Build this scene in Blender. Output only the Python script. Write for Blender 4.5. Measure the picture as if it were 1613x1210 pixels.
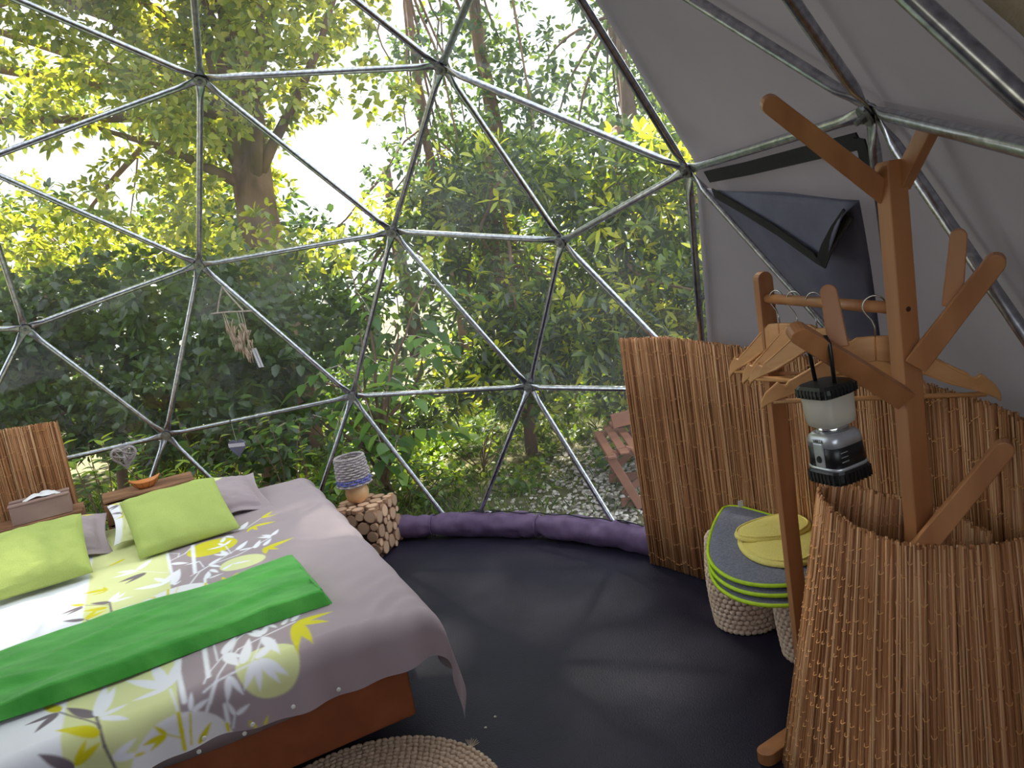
import bpy, bmesh, math, random
import numpy as np
from mathutils import Vector, Matrix, noise

# ------------------------------------------------------------------ clear
for ob in list(bpy.data.objects):
    bpy.data.objects.remove(ob, do_unlink=True)
SC = bpy.context.scene
COL = SC.collection
random.seed(11)
RNG = np.random.default_rng(7)
PI = math.pi

# ------------------------------------------------------------------ camera
cam_d = bpy.data.cameras.new('camera')
cam = bpy.data.objects.new('camera', cam_d)
COL.objects.link(cam)
cam_d.sensor_fit = 'HORIZONTAL'
cam_d.sensor_width = 36.0
cam_d.lens = 1270.42 / 1613 * 36
cam_d.clip_start = 0.02
cam_d.clip_end = 300
CAM_R = Vector((0.98677, -0.02739, -0.15978))
CAM_D = Vector((-0.16211, -0.16673, -0.97259))
CAM_F = Vector((0.0, 0.98562, -0.16896))
CAM_P = Vector((1.2965, -1.9326, 1.4735))
m = Matrix.Identity(4)
for i in range(3):
    m[i][0] = CAM_R[i]; m[i][1] = -CAM_D[i]; m[i][2] = -CAM_F[i]; m[i][3] = CAM_P[i]
cam.matrix_world = m
SC.camera = cam

# ------------------------------------------------------------------ world, sun, exposure
wd = bpy.data.worlds.new('sky')
SC.world = wd
wd.use_nodes = True
bg = wd.node_tree.nodes['Background']
bg.inputs['Color'].default_value = (0.86, 0.93, 1.0, 1)
bg.inputs['Strength'].default_value = 1.0
sun_d = bpy.data.lights.new('sun', 'SUN')
sun_d.energy = 11.5
sun_d.angle = math.radians(3.5)
sun_d.color = (1.0, 0.93, 0.78)
sun = bpy.data.objects.new('sun', sun_d)
COL.objects.link(sun)
SUN_DIR = Vector((-0.215, 0.585, 0.775)).normalized()      # towards the sun
sun.rotation_euler = SUN_DIR.to_track_quat('Z', 'Y').to_euler()
SC.view_settings.view_transform = 'Standard'
SC.view_settings.look = 'None'
SC.view_settings.gamma = 1.0
SC.view_settings.use_curve_mapping = False
SC.view_settings.exposure = 1.45
SC.cycles.max_bounces = 8
SC.cycles.diffuse_bounces = 4
SC.cycles.glossy_bounces = 3
SC.cycles.transmission_bounces = 6
SC.cycles.transparent_max_bounces = 12

# ------------------------------------------------------------------ materials
def srgb(r, g, b):
    f = lambda c: (c / 255 / 12.92) if c / 255 <= 0.04045 else ((c / 255 + 0.055) / 1.055) ** 2.4
    return (f(r), f(g), f(b), 1)

def new_mat(name):
    mt = bpy.data.materials.new(name)
    mt.use_nodes = True
    nt = mt.node_tree
    return mt, nt, nt.nodes['Principled BSDF'], nt.nodes['Material Output']

def ramp(nt, c1, c2, p1=0.3, p2=0.7):
    r = nt.nodes.new('ShaderNodeValToRGB')
    r.color_ramp.elements[0].color = c1; r.color_ramp.elements[0].position = p1
    r.color_ramp.elements[1].color = c2; r.color_ramp.elements[1].position = p2
    return r

def noise_mat(name, c1, c2, scale=20, stretch=(1, 1, 1), rough=0.6, metal=0.0, bump=0.0, bscale=None, detail=4, spec=0.5, coat=0.0):
    mt, nt, b, out = new_mat(name)
    tc = nt.nodes.new('ShaderNodeTexCoord')
    mp = nt.nodes.new('ShaderNodeMapping'); mp.inputs['Scale'].default_value = stretch
    nt.links.new(tc.outputs['Object'], mp.inputs['Vector'])
    n = nt.nodes.new('ShaderNodeTexNoise'); n.inputs['Scale'].default_value = scale; n.inputs['Detail'].default_value = detail
    nt.links.new(mp.outputs['Vector'], n.inputs['Vector'])
    r = ramp(nt, c1, c2)
    nt.links.new(n.outputs['Fac'], r.inputs['Fac'])
    nt.links.new(r.outputs['Color'], b.inputs['Base Color'])
    b.inputs['Roughness'].default_value = rough
    b.inputs['Metallic'].default_value = metal
    b.inputs['Specular IOR Level'].default_value = spec
    b.inputs['Coat Weight'].default_value = coat
    if bump:
        n2 = nt.nodes.new('ShaderNodeTexNoise'); n2.inputs['Scale'].default_value = bscale or scale * 3
        nt.links.new(mp.outputs['Vector'], n2.inputs['Vector'])
        bp = nt.nodes.new('ShaderNodeBump'); bp.inputs['Strength'].default_value = bump; bp.inputs['Distance'].default_value = 0.004
        nt.links.new(n2.outputs['Fac'], bp.inputs['Height']); nt.links.new(bp.outputs['Normal'], b.inputs['Normal'])
    return mt

def attr_mat(name, rough=0.8, spec=0.3, bump=0.0, bscale=300, sheen=0.0):
    mt, nt, b, out = new_mat(name)
    a = nt.nodes.new('ShaderNodeAttribute'); a.attribute_name = 'Col'
    nt.links.new(a.outputs['Color'], b.inputs['Base Color'])
    b.inputs['Roughness'].default_value = rough
    b.inputs['Specular IOR Level'].default_value = spec
    b.inputs['Sheen Weight'].default_value = sheen
    if bump:
        tc = nt.nodes.new('ShaderNodeTexCoord')
        n2 = nt.nodes.new('ShaderNodeTexNoise'); n2.inputs['Scale'].default_value = bscale
        nt.links.new(tc.outputs['Object'], n2.inputs['Vector'])
        bp = nt.nodes.new('ShaderNodeBump'); bp.inputs['Strength'].default_value = bump; bp.inputs['Distance'].default_value = 0.002
        nt.links.new(n2.outputs['Fac'], bp.inputs['Height']); nt.links.new(bp.outputs['Normal'], b.inputs['Normal'])
    return mt

def leaf_mat(name, trans=0.42, gloss=0.06):
    mt, nt, b, out = new_mat(name)
    nt.nodes.remove(b)
    a = nt.nodes.new('ShaderNodeAttribute'); a.attribute_name = 'Col'
    d = nt.nodes.new('ShaderNodeBsdfDiffuse')
    t = nt.nodes.new('ShaderNodeBsdfTranslucent')
    g = nt.nodes.new('ShaderNodeBsdfGlossy'); g.inputs['Roughness'].default_value = 0.42
    nt.links.new(a.outputs['Color'], d.inputs['Color'])
    mx = nt.nodes.new('ShaderNodeMix'); mx.data_type = 'RGBA'; mx.blend_type = 'MULTIPLY'
    mx.inputs['Factor'].default_value = 1.0
    mx.inputs[7].default_value = (2.1, 1.75, 0.55, 1)
    nt.links.new(a.outputs['Color'], mx.inputs[6])
    nt.links.new(mx.outputs[2], t.inputs['Color'])
    m1 = nt.nodes.new('ShaderNodeMixShader'); m1.inputs['Fac'].default_value = trans
    nt.links.new(d.outputs[0], m1.inputs[1]); nt.links.new(t.outputs[0], m1.inputs[2])
    m2 = nt.nodes.new('ShaderNodeMixShader'); m2.inputs['Fac'].default_value = gloss
    nt.links.new(m1.outputs[0], m2.inputs[1]); nt.links.new(g.outputs[0], m2.inputs[2])
    nt.links.new(m2.outputs[0], out.inputs['Surface'])
    return mt

def film_mat():
    mt, nt, b, out = new_mat('clear_film')
    nt.nodes.remove(b)
    tr = nt.nodes.new('ShaderNodeBsdfTransparent'); tr.inputs['Color'].default_value = (0.93, 0.94, 0.94, 1)
    tl = nt.nodes.new('ShaderNodeBsdfTranslucent'); tl.inputs['Color'].default_value = (0.95, 0.96, 1.0, 1)
    gl = nt.nodes.new('ShaderNodeBsdfGlossy'); gl.inputs['Roughness'].default_value = 0.04
    lw = nt.nodes.new('ShaderNodeLayerWeight'); lw.inputs['Blend'].default_value = 0.5
    pw = nt.nodes.new('ShaderNodeMath'); pw.operation = 'POWER'; pw.inputs[1].default_value = 5.0
    nt.links.new(lw.outputs['Facing'], pw.inputs[0])
    fr = nt.nodes.new('ShaderNodeMath'); fr.operation = 'MULTIPLY_ADD'; fr.inputs[1].default_value = 0.9; fr.inputs[2].default_value = 0.035
    nt.links.new(pw.outputs[0], fr.inputs[0])
    tc = nt.nodes.new('ShaderNodeTexCoord')
    n = nt.nodes.new('ShaderNodeTexNoise'); n.inputs['Scale'].default_value = 2.2; n.inputs['Detail'].default_value = 5
    nt.links.new(tc.outputs['Object'], n.inputs['Vector'])
    mr = nt.nodes.new('ShaderNodeMapRange'); mr.inputs['From Min'].default_value = 0.3; mr.inputs['From Max'].default_value = 0.75
    mr.inputs['To Min'].default_value = 0.012; mr.inputs['To Max'].default_value = 0.042
    nt.links.new(n.outputs['Fac'], mr.inputs['Value'])
    m1 = nt.nodes.new('ShaderNodeMixShader')
    nt.links.new(mr.outputs['Result'], m1.inputs['Fac'])
    nt.links.new(tr.outputs[0], m1.inputs[1]); nt.links.new(tl.outputs[0], m1.inputs[2])
    m2 = nt.nodes.new('ShaderNodeMixShader')
    nt.links.new(fr.outputs[0], m2.inputs['Fac'])
    nt.links.new(m1.outputs[0], m2.inputs[1]); nt.links.new(gl.outputs[0], m2.inputs[2])
    # faint ripples in the stretched sheet
    n3 = nt.nodes.new('ShaderNodeTexNoise'); n3.inputs['Scale'].default_value = 4.0
    nt.links.new(tc.outputs['Object'], n3.inputs['Vector'])
    bp = nt.nodes.new('ShaderNodeBump'); bp.inputs['Strength'].default_value = 0.12; bp.inputs['Distance'].default_value = 0.02
    nt.links.new(n3.outputs['Fac'], bp.inputs['Height']); nt.links.new(bp.outputs['Normal'], gl.inputs['Normal'])
    nt.links.new(m2.outputs[0], out.inputs['Surface'])
    return mt

def canvas_mat():
    mt, nt, b, out = new_mat('grey_canvas')
    tc = nt.nodes.new('ShaderNodeTexCoord')
    n = nt.nodes.new('ShaderNodeTexNoise'); n.inputs['Scale'].default_value = 3; n.inputs['Detail'].default_value = 6
    nt.links.new(tc.outputs['Object'], n.inputs['Vector'])
    r = ramp(nt, srgb(122, 115, 119), srgb(132, 125, 129))
    nt.links.new(n.outputs['Fac'], r.inputs['Fac']); nt.links.new(r.outputs['Color'], b.inputs['Base Color'])
    b.inputs['Roughness'].default_value = 0.65
    n2 = nt.nodes.new('ShaderNodeTexNoise'); n2.inputs['Scale'].default_value = 260
    nt.links.new(tc.outputs['Object'], n2.inputs['Vector'])
    bp = nt.nodes.new('ShaderNodeBump'); bp.inputs['Strength'].default_value = 0.25; bp.inputs['Distance'].default_value = 0.002
    nt.links.new(n2.outputs['Fac'], bp.inputs['Height']); nt.links.new(bp.outputs['Normal'], b.inputs['Normal'])
    t = nt.nodes.new('ShaderNodeBsdfTranslucent'); t.inputs['Color'].default_value = srgb(190, 180, 185)
    mx = nt.nodes.new('ShaderNodeMixShader'); mx.inputs['Fac'].default_value = 0.05
    nt.links.new(b.outputs[0], mx.inputs[1]); nt.links.new(t.outputs[0], mx.inputs[2])
    nt.links.new(mx.outputs[0], out.inputs['Surface'])
    return mt

MT = {}
MT['film'] = film_mat()
MT['canvas'] = canvas_mat()
MT['galv'] = noise_mat('galvanised_steel', srgb(150, 152, 160), srgb(205, 207, 214), 60, rough=0.27, metal=1.0)
MT['hub'] = noise_mat('hub_steel', srgb(120, 122, 122), srgb(165, 167, 165), 90, rough=0.4, metal=0.9)
MT['floor'] = noise_mat('dark_floor_mat', srgb(28, 26, 41), srgb(35, 32, 49), 9, rough=0.5, bump=0.5, bscale=190, spec=0.22)
MT['deck'] = noise_mat('deck_edge', srgb(40, 36, 34), srgb(60, 54, 50), 12, rough=0.8)
MT['purple'] = noise_mat('purple_cloth', srgb(88, 68, 102), srgb(112, 90, 124), 14, rough=0.75, bump=0.25, bscale=30)
MT['black'] = noise_mat('black_webbing', srgb(18, 18, 21), srgb(28, 28, 31), 80, rough=0.75, bump=0.3, bscale=300)
MT['flap'] = noise_mat('slate_flap_cloth', srgb(88, 88, 108), srgb(100, 100, 120), 12, rough=0.7, bump=0.2, bscale=200)
MT['bamboo'] = noise_mat('bamboo_wood', srgb(152, 98, 60), srgb(184, 128, 84), 14, (1, 1, 0.12), rough=0.4, bump=0.08, bscale=40)
MT['hangerwood'] = noise_mat('hanger_wood', srgb(196, 138, 84), srgb(222, 168, 112), 22, (0.15, 1, 1), rough=0.38)
MT['knot'] = noise_mat('dark_screw_plug', srgb(54, 30, 18), srgb(72, 42, 26), 60, rough=0.6)
MT['wire'] = noise_mat('hook_wire', srgb(170, 168, 165), srgb(200, 198, 195), 30, rough=0.25, metal=1.0)
MT['reed'] = attr_mat('reed', rough=0.62, spec=0.3)
MT['thread'] = noise_mat('reed_thread', srgb(196, 142, 88), srgb(214, 162, 108), 50, rough=0.7)
MT['duvet'] = attr_mat('printed_cotton', rough=0.85, spec=0.2, bump=0.12, bscale=500, sheen=0.15)
MT['mauve'] = noise_mat('mauve_cotton', srgb(138, 122, 126), srgb(146, 130, 134), 8, rough=0.85, bump=0.1, bscale=400)
MT['button'] = noise_mat('white_snap', srgb(215, 213, 208), srgb(230, 228, 224), 30, rough=0.4)
MT['cushion'] = noise_mat('lime_linen', srgb(166, 182, 92), srgb(182, 198, 112), 380, (1, 1, 1), rough=0.9, bump=0.5, bscale=420)
MT['sheet'] = noise_mat('pale_lime_cotton', srgb(206, 216, 158), srgb(214, 224, 170), 10, rough=0.85)
MT['bedboard'] = noise_mat('orange_bed_cloth', srgb(128, 66, 34), srgb(142, 78, 42), 10, rough=0.8, bump=0.2, bscale=300)
MT['mattress'] = noise_mat('mattress_ticking', srgb(200, 196, 190), srgb(212, 208, 202), 10, rough=0.9)
MT['oldwood'] = noise_mat('weathered_wood', srgb(112, 76, 54), srgb(160, 116, 84), 9, (0.15, 1, 1), rough=0.75, bump=0.4, bscale=60)
MT['paintedwood'] = noise_mat('mauve_washed_wood', srgb(140, 112, 104), srgb(166, 138, 128), 9, (0.2, 1, 1), rough=0.7)
MT['tissue'] = noise_mat('tissue_paper', srgb(228, 226, 228), srgb(240, 238, 240), 20, rough=0.9)
MT['orangewood'] = noise_mat('orange_bowl_wood', srgb(192, 116, 58), srgb(216, 140, 78), 16, (0.2, 1, 1), rough=0.5)
MT['bark'] = noise_mat('slice_bark', srgb(150, 112, 86), srgb(188, 148, 118), 60, rough=0.85, bump=0.4)
MT['boxbody'] = noise_mat('table_body', srgb(64, 46, 36), srgb(86, 64, 50), 30, rough=0.85)
MT['lampwood'] = noise_mat('lamp_base_wood', srgb(206, 158, 108), srgb(226, 184, 136), 16, (1, 1, 0.2), rough=0.4)
MT['wicker'] = noise_mat('grey_wicker', srgb(150, 140, 142), srgb(190, 180, 180), 90, rough=0.75)
MT['bluewicker'] = noise_mat('blue_wicker', srgb(78, 84, 160), srgb(120, 124, 190), 90, rough=0.75)
MT['seagrass'] = noise_mat('seagrass_braid', srgb(200, 170, 148), srgb(230, 206, 184), 60, rough=0.8, bump=0.4, bscale=200)
MT['jute'] = noise_mat('jute_braid', srgb(176, 150, 128), srgb(208, 184, 160), 70, rough=0.85, bump=0.4, bscale=250)
MT['pad'] = noise_mat('grey_pad_fabric', srgb(98, 102, 118), srgb(128, 130, 146), 160, rough=0.9, bump=0.5, bscale=220)
MT['lime'] = noise_mat('lime_piping', srgb(170, 204, 20), srgb(186, 220, 36), 50, rough=0.6)
MT['yellow'] = noise_mat('yellow_terry', srgb(232, 214, 110), srgb(244, 230, 142), 260, rough=0.95, bump=0.7, bscale=300)
MT['blackplastic'] = noise_mat('black_plastic', srgb(14, 14, 16), srgb(20, 20, 22), 40, rough=0.38)
MT['silver'] = noise_mat('silver_plastic', srgb(170, 172, 178), srgb(186, 188, 194), 40, rough=0.32, metal=0.6)
MT['chrome'] = noise_mat('chrome', srgb(200, 200, 202), srgb(215, 215, 217), 10, rough=0.1, metal=1.0)
MT['slate'] = noise_mat('slate_heart', srgb(92, 90, 112), srgb(106, 104, 126), 20, rough=0.7)
MT['lace'] = noise_mat('lace_ribbon', srgb(190, 186, 196), srgb(214, 210, 218), 300, rough=0.9)
MT['twig'] = noise_mat('grey_twig', srgb(150, 138, 128), srgb(186, 174, 160), 70, rough=0.85)
MT['shell'] = noise_mat('driftwood', srgb(150, 128, 112), srgb(190, 168, 150), 40, rough=0.8)
MT['string'] = noise_mat('string', srgb(176, 166, 146), srgb(196, 186, 166), 60, rough=0.9)
MT['redwood'] = noise_mat('red_stained_wood', srgb(122, 80, 62), srgb(146, 98, 78), 10, (0.2, 1, 1), rough=0.6)
MT['trunk'] = noise_mat('tree_bark', srgb(82, 62, 50), srgb(128, 100, 80), 8, (1, 1, 0.3), rough=0.95, bump=1.0, bscale=30)
MT['leaf'] = leaf_mat('leaf')
MT['grass'] = leaf_mat('grass_blade', 0.35, 0.03)
MT['pebble'] = attr_mat('pebble', rough=0.8)
MT['ground'] = noise_mat('soil_and_moss', srgb(60, 62, 36), srgb(104, 98, 66), 3, rough=0.95, bump=0.8, bscale=20)
MT['blanket_g'] = noise_mat('green_fleece', srgb(62, 158, 56), srgb(96, 190, 84), 7, (1, 3, 1), rough=0.95, bump=0.5, bscale=240)
MT['backing'] = noise_mat('reed_shadow_side', srgb(70, 44, 28), srgb(92, 60, 38), 60, (1, 1, 0.05), rough=0.9)

_b = MT['blanket_g'].node_tree.nodes['Principled BSDF']
_b.inputs['Sheen Weight'].default_value = 1.0; _b.inputs['Sheen Roughness'].default_value = 0.35; _b.inputs['Sheen Tint'].default_value = srgb(190, 240, 180)

def frosted():
    mt, nt, b, out = new_mat('frosted_plastic')
    b.inputs['Base Color'].default_value = srgb(225, 222, 212)
    b.inputs['Roughness'].default_value = 0.35
    t = nt.nodes.new('ShaderNodeBsdfTranslucent'); t.inputs['Color'].default_value = srgb(225, 218, 205)
    tr = nt.nodes.new('ShaderNodeBsdfTransparent'); tr.inputs['Color'].default_value = (0.9, 0.9, 0.88, 1)
    m1 = nt.nodes.new('ShaderNodeMixShader'); m1.inputs['Fac'].default_value = 0.5
    nt.links.new(b.outputs[0], m1.inputs[1]); nt.links.new(t.outputs[0], m1.inputs[2])
    m2 = nt.nodes.new('ShaderNodeMixShader'); m2.inputs['Fac'].default_value = 0.3
    nt.links.new(m1.outputs[0], m2.inputs[1]); nt.links.new(tr.outputs[0], m2.inputs[2])
    nt.links.new(m2.outputs[0], out.inputs['Surface'])
    return mt
MT['frosted'] = frosted()

def slice_mat():
    # end grain: rings round the slice's own axis
    mt, nt, b, out = new_mat('end_grain')
    tc = nt.nodes.new('ShaderNodeTexCoord')
    w = nt.nodes.new('ShaderNodeTexWave'); w.wave_type = 'RINGS'; w.rings_direction = 'Z'
    w.inputs['Scale'].default_value = 1.6; w.inputs['Distortion'].default_value = 2.5; w.inputs['Detail'].default_value = 3
    nt.links.new(tc.outputs['Object'], w.inputs['Vector'])
    oi = nt.nodes.new('ShaderNodeObjectInfo')
    r = ramp(nt, srgb(178, 138, 108), srgb(226, 192, 162), 0.1, 0.9)
    nt.links.new(w.outputs['Fac'], r.inputs['Fac'])
    hs = nt.nodes.new('ShaderNodeHueSaturation')
    mr = nt.nodes.new('ShaderNodeMapRange'); mr.inputs['To Min'].default_value = 0.62; mr.inputs['To Max'].default_value = 1.15
    nt.links.new(oi.outputs['Random'], mr.inputs['Value']); nt.links.new(mr.outputs['Result'], hs.inputs['Value'])
    nt.links.new(r.outputs['Color'], hs.inputs['Color']); nt.links.new(hs.outputs['Color'], b.inputs['Base Color'])
    b.inputs['Roughness'].default_value = 0.8
    return mt
MT['endgrain'] = slice_mat()

# ------------------------------------------------------------------ mesh helpers
class MB:
    def __init__(self):
        self.v = []; self.f = []; self.c = []
    def add(self, vs, fs, col=None):
        o = len(self.v)
        self.v.extend([tuple(p) for p in vs]); self.f.extend([tuple(i + o for i in f) for f in fs])
        if col is not None: self.c.extend([col] * len(vs))
        return self
    def box(self, c, s, M=None):
        c = Vector(c); hx, hy, hz = s[0] / 2, s[1] / 2, s[2] / 2
        vs = [Vector((x * hx, y * hy, z * hz)) for x in (-1, 1) for y in (-1, 1) for z in (-1, 1)]
        if M is not None: vs = [M @ p for p in vs]
        return self.add([p + c for p in vs], [(0, 1, 3, 2), (4, 6, 7, 5), (0, 4, 5, 1), (2, 3, 7, 6), (0, 2, 6, 4), (1, 5, 7, 3)])
    def bar(self, a, b, w, t, up=(0, 0, 1), w2=None):
        # rectangular bar from a to b: width w across, thickness t
        a = Vector(a); b = Vector(b); z = (b - a); L = z.length; z.normalize()
        x = z.cross(Vector(up))
        if x.length < 1e-4: x = z.cross(Vector((1, 0, 0)))
        x.normalize(); y = z.cross(x)
        w2 = w2 or w
        vs = []
        for q, ww in ((a, w), (b, w2)):
            for sx, sy in ((-1, -1), (1, -1), (1, 1), (-1, 1)):
                vs.append(q + x * sx * ww / 2 + y * sy * t / 2)
        return self.add(vs, [(3, 2, 1, 0), (4, 5, 6, 7), (0, 1, 5, 4), (1, 2, 6, 5), (2, 3, 7, 6), (3, 0, 4, 7)])
    def rings(self, rings, closed=False, cap=True, col=None):
        n = len(rings[0]); vs = [p for r in rings for p in r]; fs = []
        k = len(rings)
        for i in range(k if closed else k - 1):
            a = i * n; b = ((i + 1) % k) * n
            for j in range(n):
                fs.append((a + j, a + (j + 1) % n, b + (j + 1) % n, b + j))
        if cap and not closed:
            fs.append(tuple(reversed(range(n)))); fs.append(tuple(range((k - 1) * n, k * n)))
        return self.add(vs, fs, col)
    def tube(self, pts, r, n=8, closed=False, cap=True, col=None):
        pts = [Vector(p) for p in pts]; k = len(pts)
        rs = r if hasattr(r, '__len__') else [r] * k
        rings = []; prev = None
        for i in range(k):
            if closed: d = pts[(i + 1) % k] - pts[i - 1]
            else: d = pts[min(i + 1, k - 1)] - pts[max(i - 1, 0)]
            if d.length < 1e-9: d = Vector((0, 0, 1))
            d.normalize()
            if prev is None:
                x = d.cross(Vector((0, 0, 1)))
                if x.length < 1e-3: x = d.cross(Vector((1, 0, 0)))
            else:
                x = prev - d * prev.dot(d)
            x.normalize(); prev = x; y = d.cross(x)
            rings.append([pts[i] + (x * math.cos(2 * PI * j / n) + y * math.sin(2 * PI * j / n)) * rs[i] for j in range(n)])
        return self.rings(rings, closed, cap, col)
    def lathe(self, prof, n=24, M=None, c=(0, 0, 0), cap=True, sq=0.0):
        # sq > 0 squares the section (superellipse)
        rings = []; c = Vector(c)
        for r, z in prof:
            ring = []
            for j in range(n):
                a = 2 * PI * j / n; ca, sa = math.cos(a), math.sin(a)
                k = 1.0
                if sq: k = 1 / (abs(ca) ** sq + abs(sa) ** sq) ** (1 / sq)
                p = Vector((r * ca * k, r * sa * k, z))
                ring.append((M @ p if M is not None else p) + c)
            rings.append(ring)
        return self.rings(rings, False, cap)
    def ellipsoid(self, c, s, M=None, nu=8, nv=5):
        vs = [Vector((0, 0, -1))]; fs = []
        for i in range(1, nv):
            t = -PI / 2 + PI * i / nv
            for j in range(nu):
                a = 2 * PI * j / nu
                vs.append(Vector((math.cos(t) * math.cos(a), math.cos(t) * math.sin(a), math.sin(t))))
        vs.append(Vector((0, 0, 1)))
        for j in range(nu): fs.append((0, 1 + (j + 1) % nu, 1 + j))
        for i in range(nv - 2):
            for j in range(nu):
                a = 1 + i * nu; b = a + nu
                fs.append((a + j, a + (j + 1) % nu, b + (j + 1) % nu, b + j))
        e = len(vs) - 1; a = 1 + (nv - 2) * nu
        for j in range(nu): fs.append((a + j, a + (j + 1) % nu, e))
        out = []
        for p in vs:
            q = Vector((p.x * s[0], p.y * s[1], p.z * s[2]))
            if M is not None: q = M @ q
            out.append(q + Vector(c))
        return self.add(out, fs)
    def prism(self, poly, axis_o, ex, ey, ez, t):
        # polygon (2D) in the frame (axis_o, ex, ey), thickness t along ez, centred
        o = Vector(axis_o); ex = Vector(ex); ey = Vector(ey); ez = Vector(ez)
        n = len(poly)
        vs = [o + ex * x + ey * y - ez * t / 2 for x, y in poly] + [o + ex * x + ey * y + ez * t / 2 for x, y in poly]
        fs = [tuple(reversed(range(n))), tuple(range(n, 2 * n))] + [(i, (i + 1) % n, n + (i + 1) % n, n + i) for i in range(n)]
        return self.add(vs, fs)
    def grid(self, P):
        nu = len(P); nv = len(P[0])
        return self.add([p for r in P for p in r], [(i * nv + j, i * nv + j + 1, (i + 1) * nv + j + 1, (i + 1) * nv + j) for i in range(nu - 1) for j in range(nv - 1)])
    def mesh(self, name, mat, smooth=False):
        me = bpy.data.meshes.new(name)
        me.from_pydata(self.v, [], self.f)
        me.materials.append(MT[mat] if isinstance(mat, str) else mat)
        if self.c:
            at = me.attributes.new('Col', 'FLOAT_COLOR', 'POINT')
            at.data.foreach_set('color', np.array(self.c, dtype=np.float32).ravel())
        if smooth: me.polygons.foreach_set('use_smooth', [True] * len(me.polygons))
        me.update()
        return me
    def build(self, name, mat, parent=None, smooth=False, bevel=0.0, seg=2, solid=0.0, subsurf=0):
        ob = link(name, self.mesh(name, mat, smooth), parent)
        if solid:
            md = ob.modifiers.new('solid', 'SOLIDIFY'); md.thickness = solid; md.offset = 0
        if bevel:
            md = ob.modifiers.new('bevel', 'BEVEL'); md.width = bevel; md.segments = seg; md.limit_method = 'ANGLE'; md.angle_limit = math.radians(40)
        if subsurf:
            md = ob.modifiers.new('sub', 'SUBSURF'); md.levels = subsurf; md.render_levels = subsurf
        return ob

def link(name, data, parent=None):
    ob = bpy.data.objects.new(name, data)
    COL.objects.link(ob)
    if parent is not None: ob.parent = parent
    return ob

def tag(ob, label=None, cat=None, group=None, kind=None):
    if label: ob['label'] = label
    if cat: ob['category'] = cat
    if group: ob['group'] = group
    if kind: ob['kind'] = kind
    return ob

def thing(name, label, cat, loc=(0, 0, 0), rz=0.0, group=None, M=None):
    ob = link(name, None)
    ob.location = loc; ob.rotation_euler = (0, 0, rz)
    ob.empty_display_size = 0.05
    if M is not None: ob.matrix_world = M
    return tag(ob, label, cat, group)

def quads_np(name, verts, quads, mat, cols=None, parent=None, smooth=False):
    me = bpy.data.meshes.new(name)
    nv, nf = len(verts), len(quads)
    me.vertices.add(nv); me.vertices.foreach_set('co', np.ascontiguousarray(verts, dtype=np.float32).ravel())
    me.loops.add(nf * 4); me.loops.foreach_set('vertex_index', np.ascontiguousarray(quads, dtype=np.int32).ravel())
    me.polygons.add(nf); me.polygons.foreach_set('loop_start', np.arange(0, nf * 4, 4, dtype=np.int32))
    me.polygons.foreach_set('loop_total', np.full(nf, 4, dtype=np.int32))
    if smooth: me.polygons.foreach_set('use_smooth', np.ones(nf, dtype=bool))
    me.materials.append(MT[mat])
    me.update(calc_edges=True)
    if cols is not None:
        at = me.attributes.new('Col', 'FLOAT_COLOR', 'POINT')
        c4 = np.ones((nv, 4), dtype=np.float32); c4[:, :3] = cols
        at.data.foreach_set('color', c4.ravel())
    return link(name, me, parent)

def parse(s, k):
    return [tuple(float(t) for t in q.split()) for q in s.split(';')]

# ------------------------------------------------------------------ geodesic dome (3V, pentagon on top, five rows)
RAD, ZC, TH = 2.5, 0.34, math.radians(43.8935)
def _pt(a, z):
    r = math.sqrt(1 - z * z); a = math.radians(a) + TH
    return Vector((r * math.cos(a), r * math.sin(a), z))
_N = Vector((0, 0, 1)); _S = Vector((0, 0, -1)); S5 = 1 / math.sqrt(5)
_U = [_pt(72 * k, S5) for k in range(5)]; _L = [_pt(72 * k + 36, -S5) for k in range(5)]
icof = []
for k in range(5):
    icof += [(_N, _U[k], _U[(k + 1) % 5]), (_U[k], _L[k], _U[(k + 1) % 5]), (_L[k - 1], _L[k], _U[k])]
DV, DF = [], []
def _vid(p):
    p = p.normalized()
    for i, q in enumerate(DV):
        if (p - q).length < 1e-4: return i
    DV.append(p); return len(DV) - 1
for a, b, c in icof:
    ids = {}
    for i in range(4):
        for j in range(4 - i):
            ids[(i, j)] = _vid(a * (3 - i - j) + b * i + c * j)
    for i in range(3):
        for j in range(3 - i):
            DF.append((ids[(i, j)], ids[(i + 1, j)], ids[(i, j + 1)]))
            if i + j < 2: DF.append((ids[(i + 1, j)], ids[(i + 1, j + 1)], ids[(i, j + 1)]))
DF = [f for f in DF if all(DV[i].z > -0.25 for i in f)]
def dome_p(i, k=1.0):
    return DV[i] * (RAD * k) + Vector((0, 0, ZC))
def dome_pt(*ps):
    p = Vector((0, 0, 0))
    for q in ps: p = p + q
    return p.normalized() * RAD + Vector((0, 0, ZC))
def az_fit(p):
    return (math.degrees(math.atan2(p.y, p.x)) - 43.8935 + 180) % 360 - 180

# ---- floor and ground
mb = MB(); mb.lathe([(2.40, -0.03), (2.41, -0.012), (2.40, 0.0)], 96)
fl = tag(mb.build('floor', 'floor', None), 'dark charcoal rubbery floor mat filling the round tent', kind='structure')
mb = MB(); mb.lathe([(2.5, -0.16), (2.5, -0.032)], 96)
tag(mb.build('trim_1', 'deck', None), 'dark round deck edge under the tent floor', kind='structure')
gx = np.linspace(-30, 30, 61); G = []
for x in gx:
    G.append([(x, y, -0.14 + (0.06 * noise.noise(Vector((x * .5, y * .5, 3))) if math.hypot(x, y) > 4 else 0)) for y in np.linspace(-30, 30, 61)])
mb = MB(); mb.grid(G)
tag(mb.build('ground', 'ground', None, smooth=True), 'mossy dark soil outside the tent', kind='structure')

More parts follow.
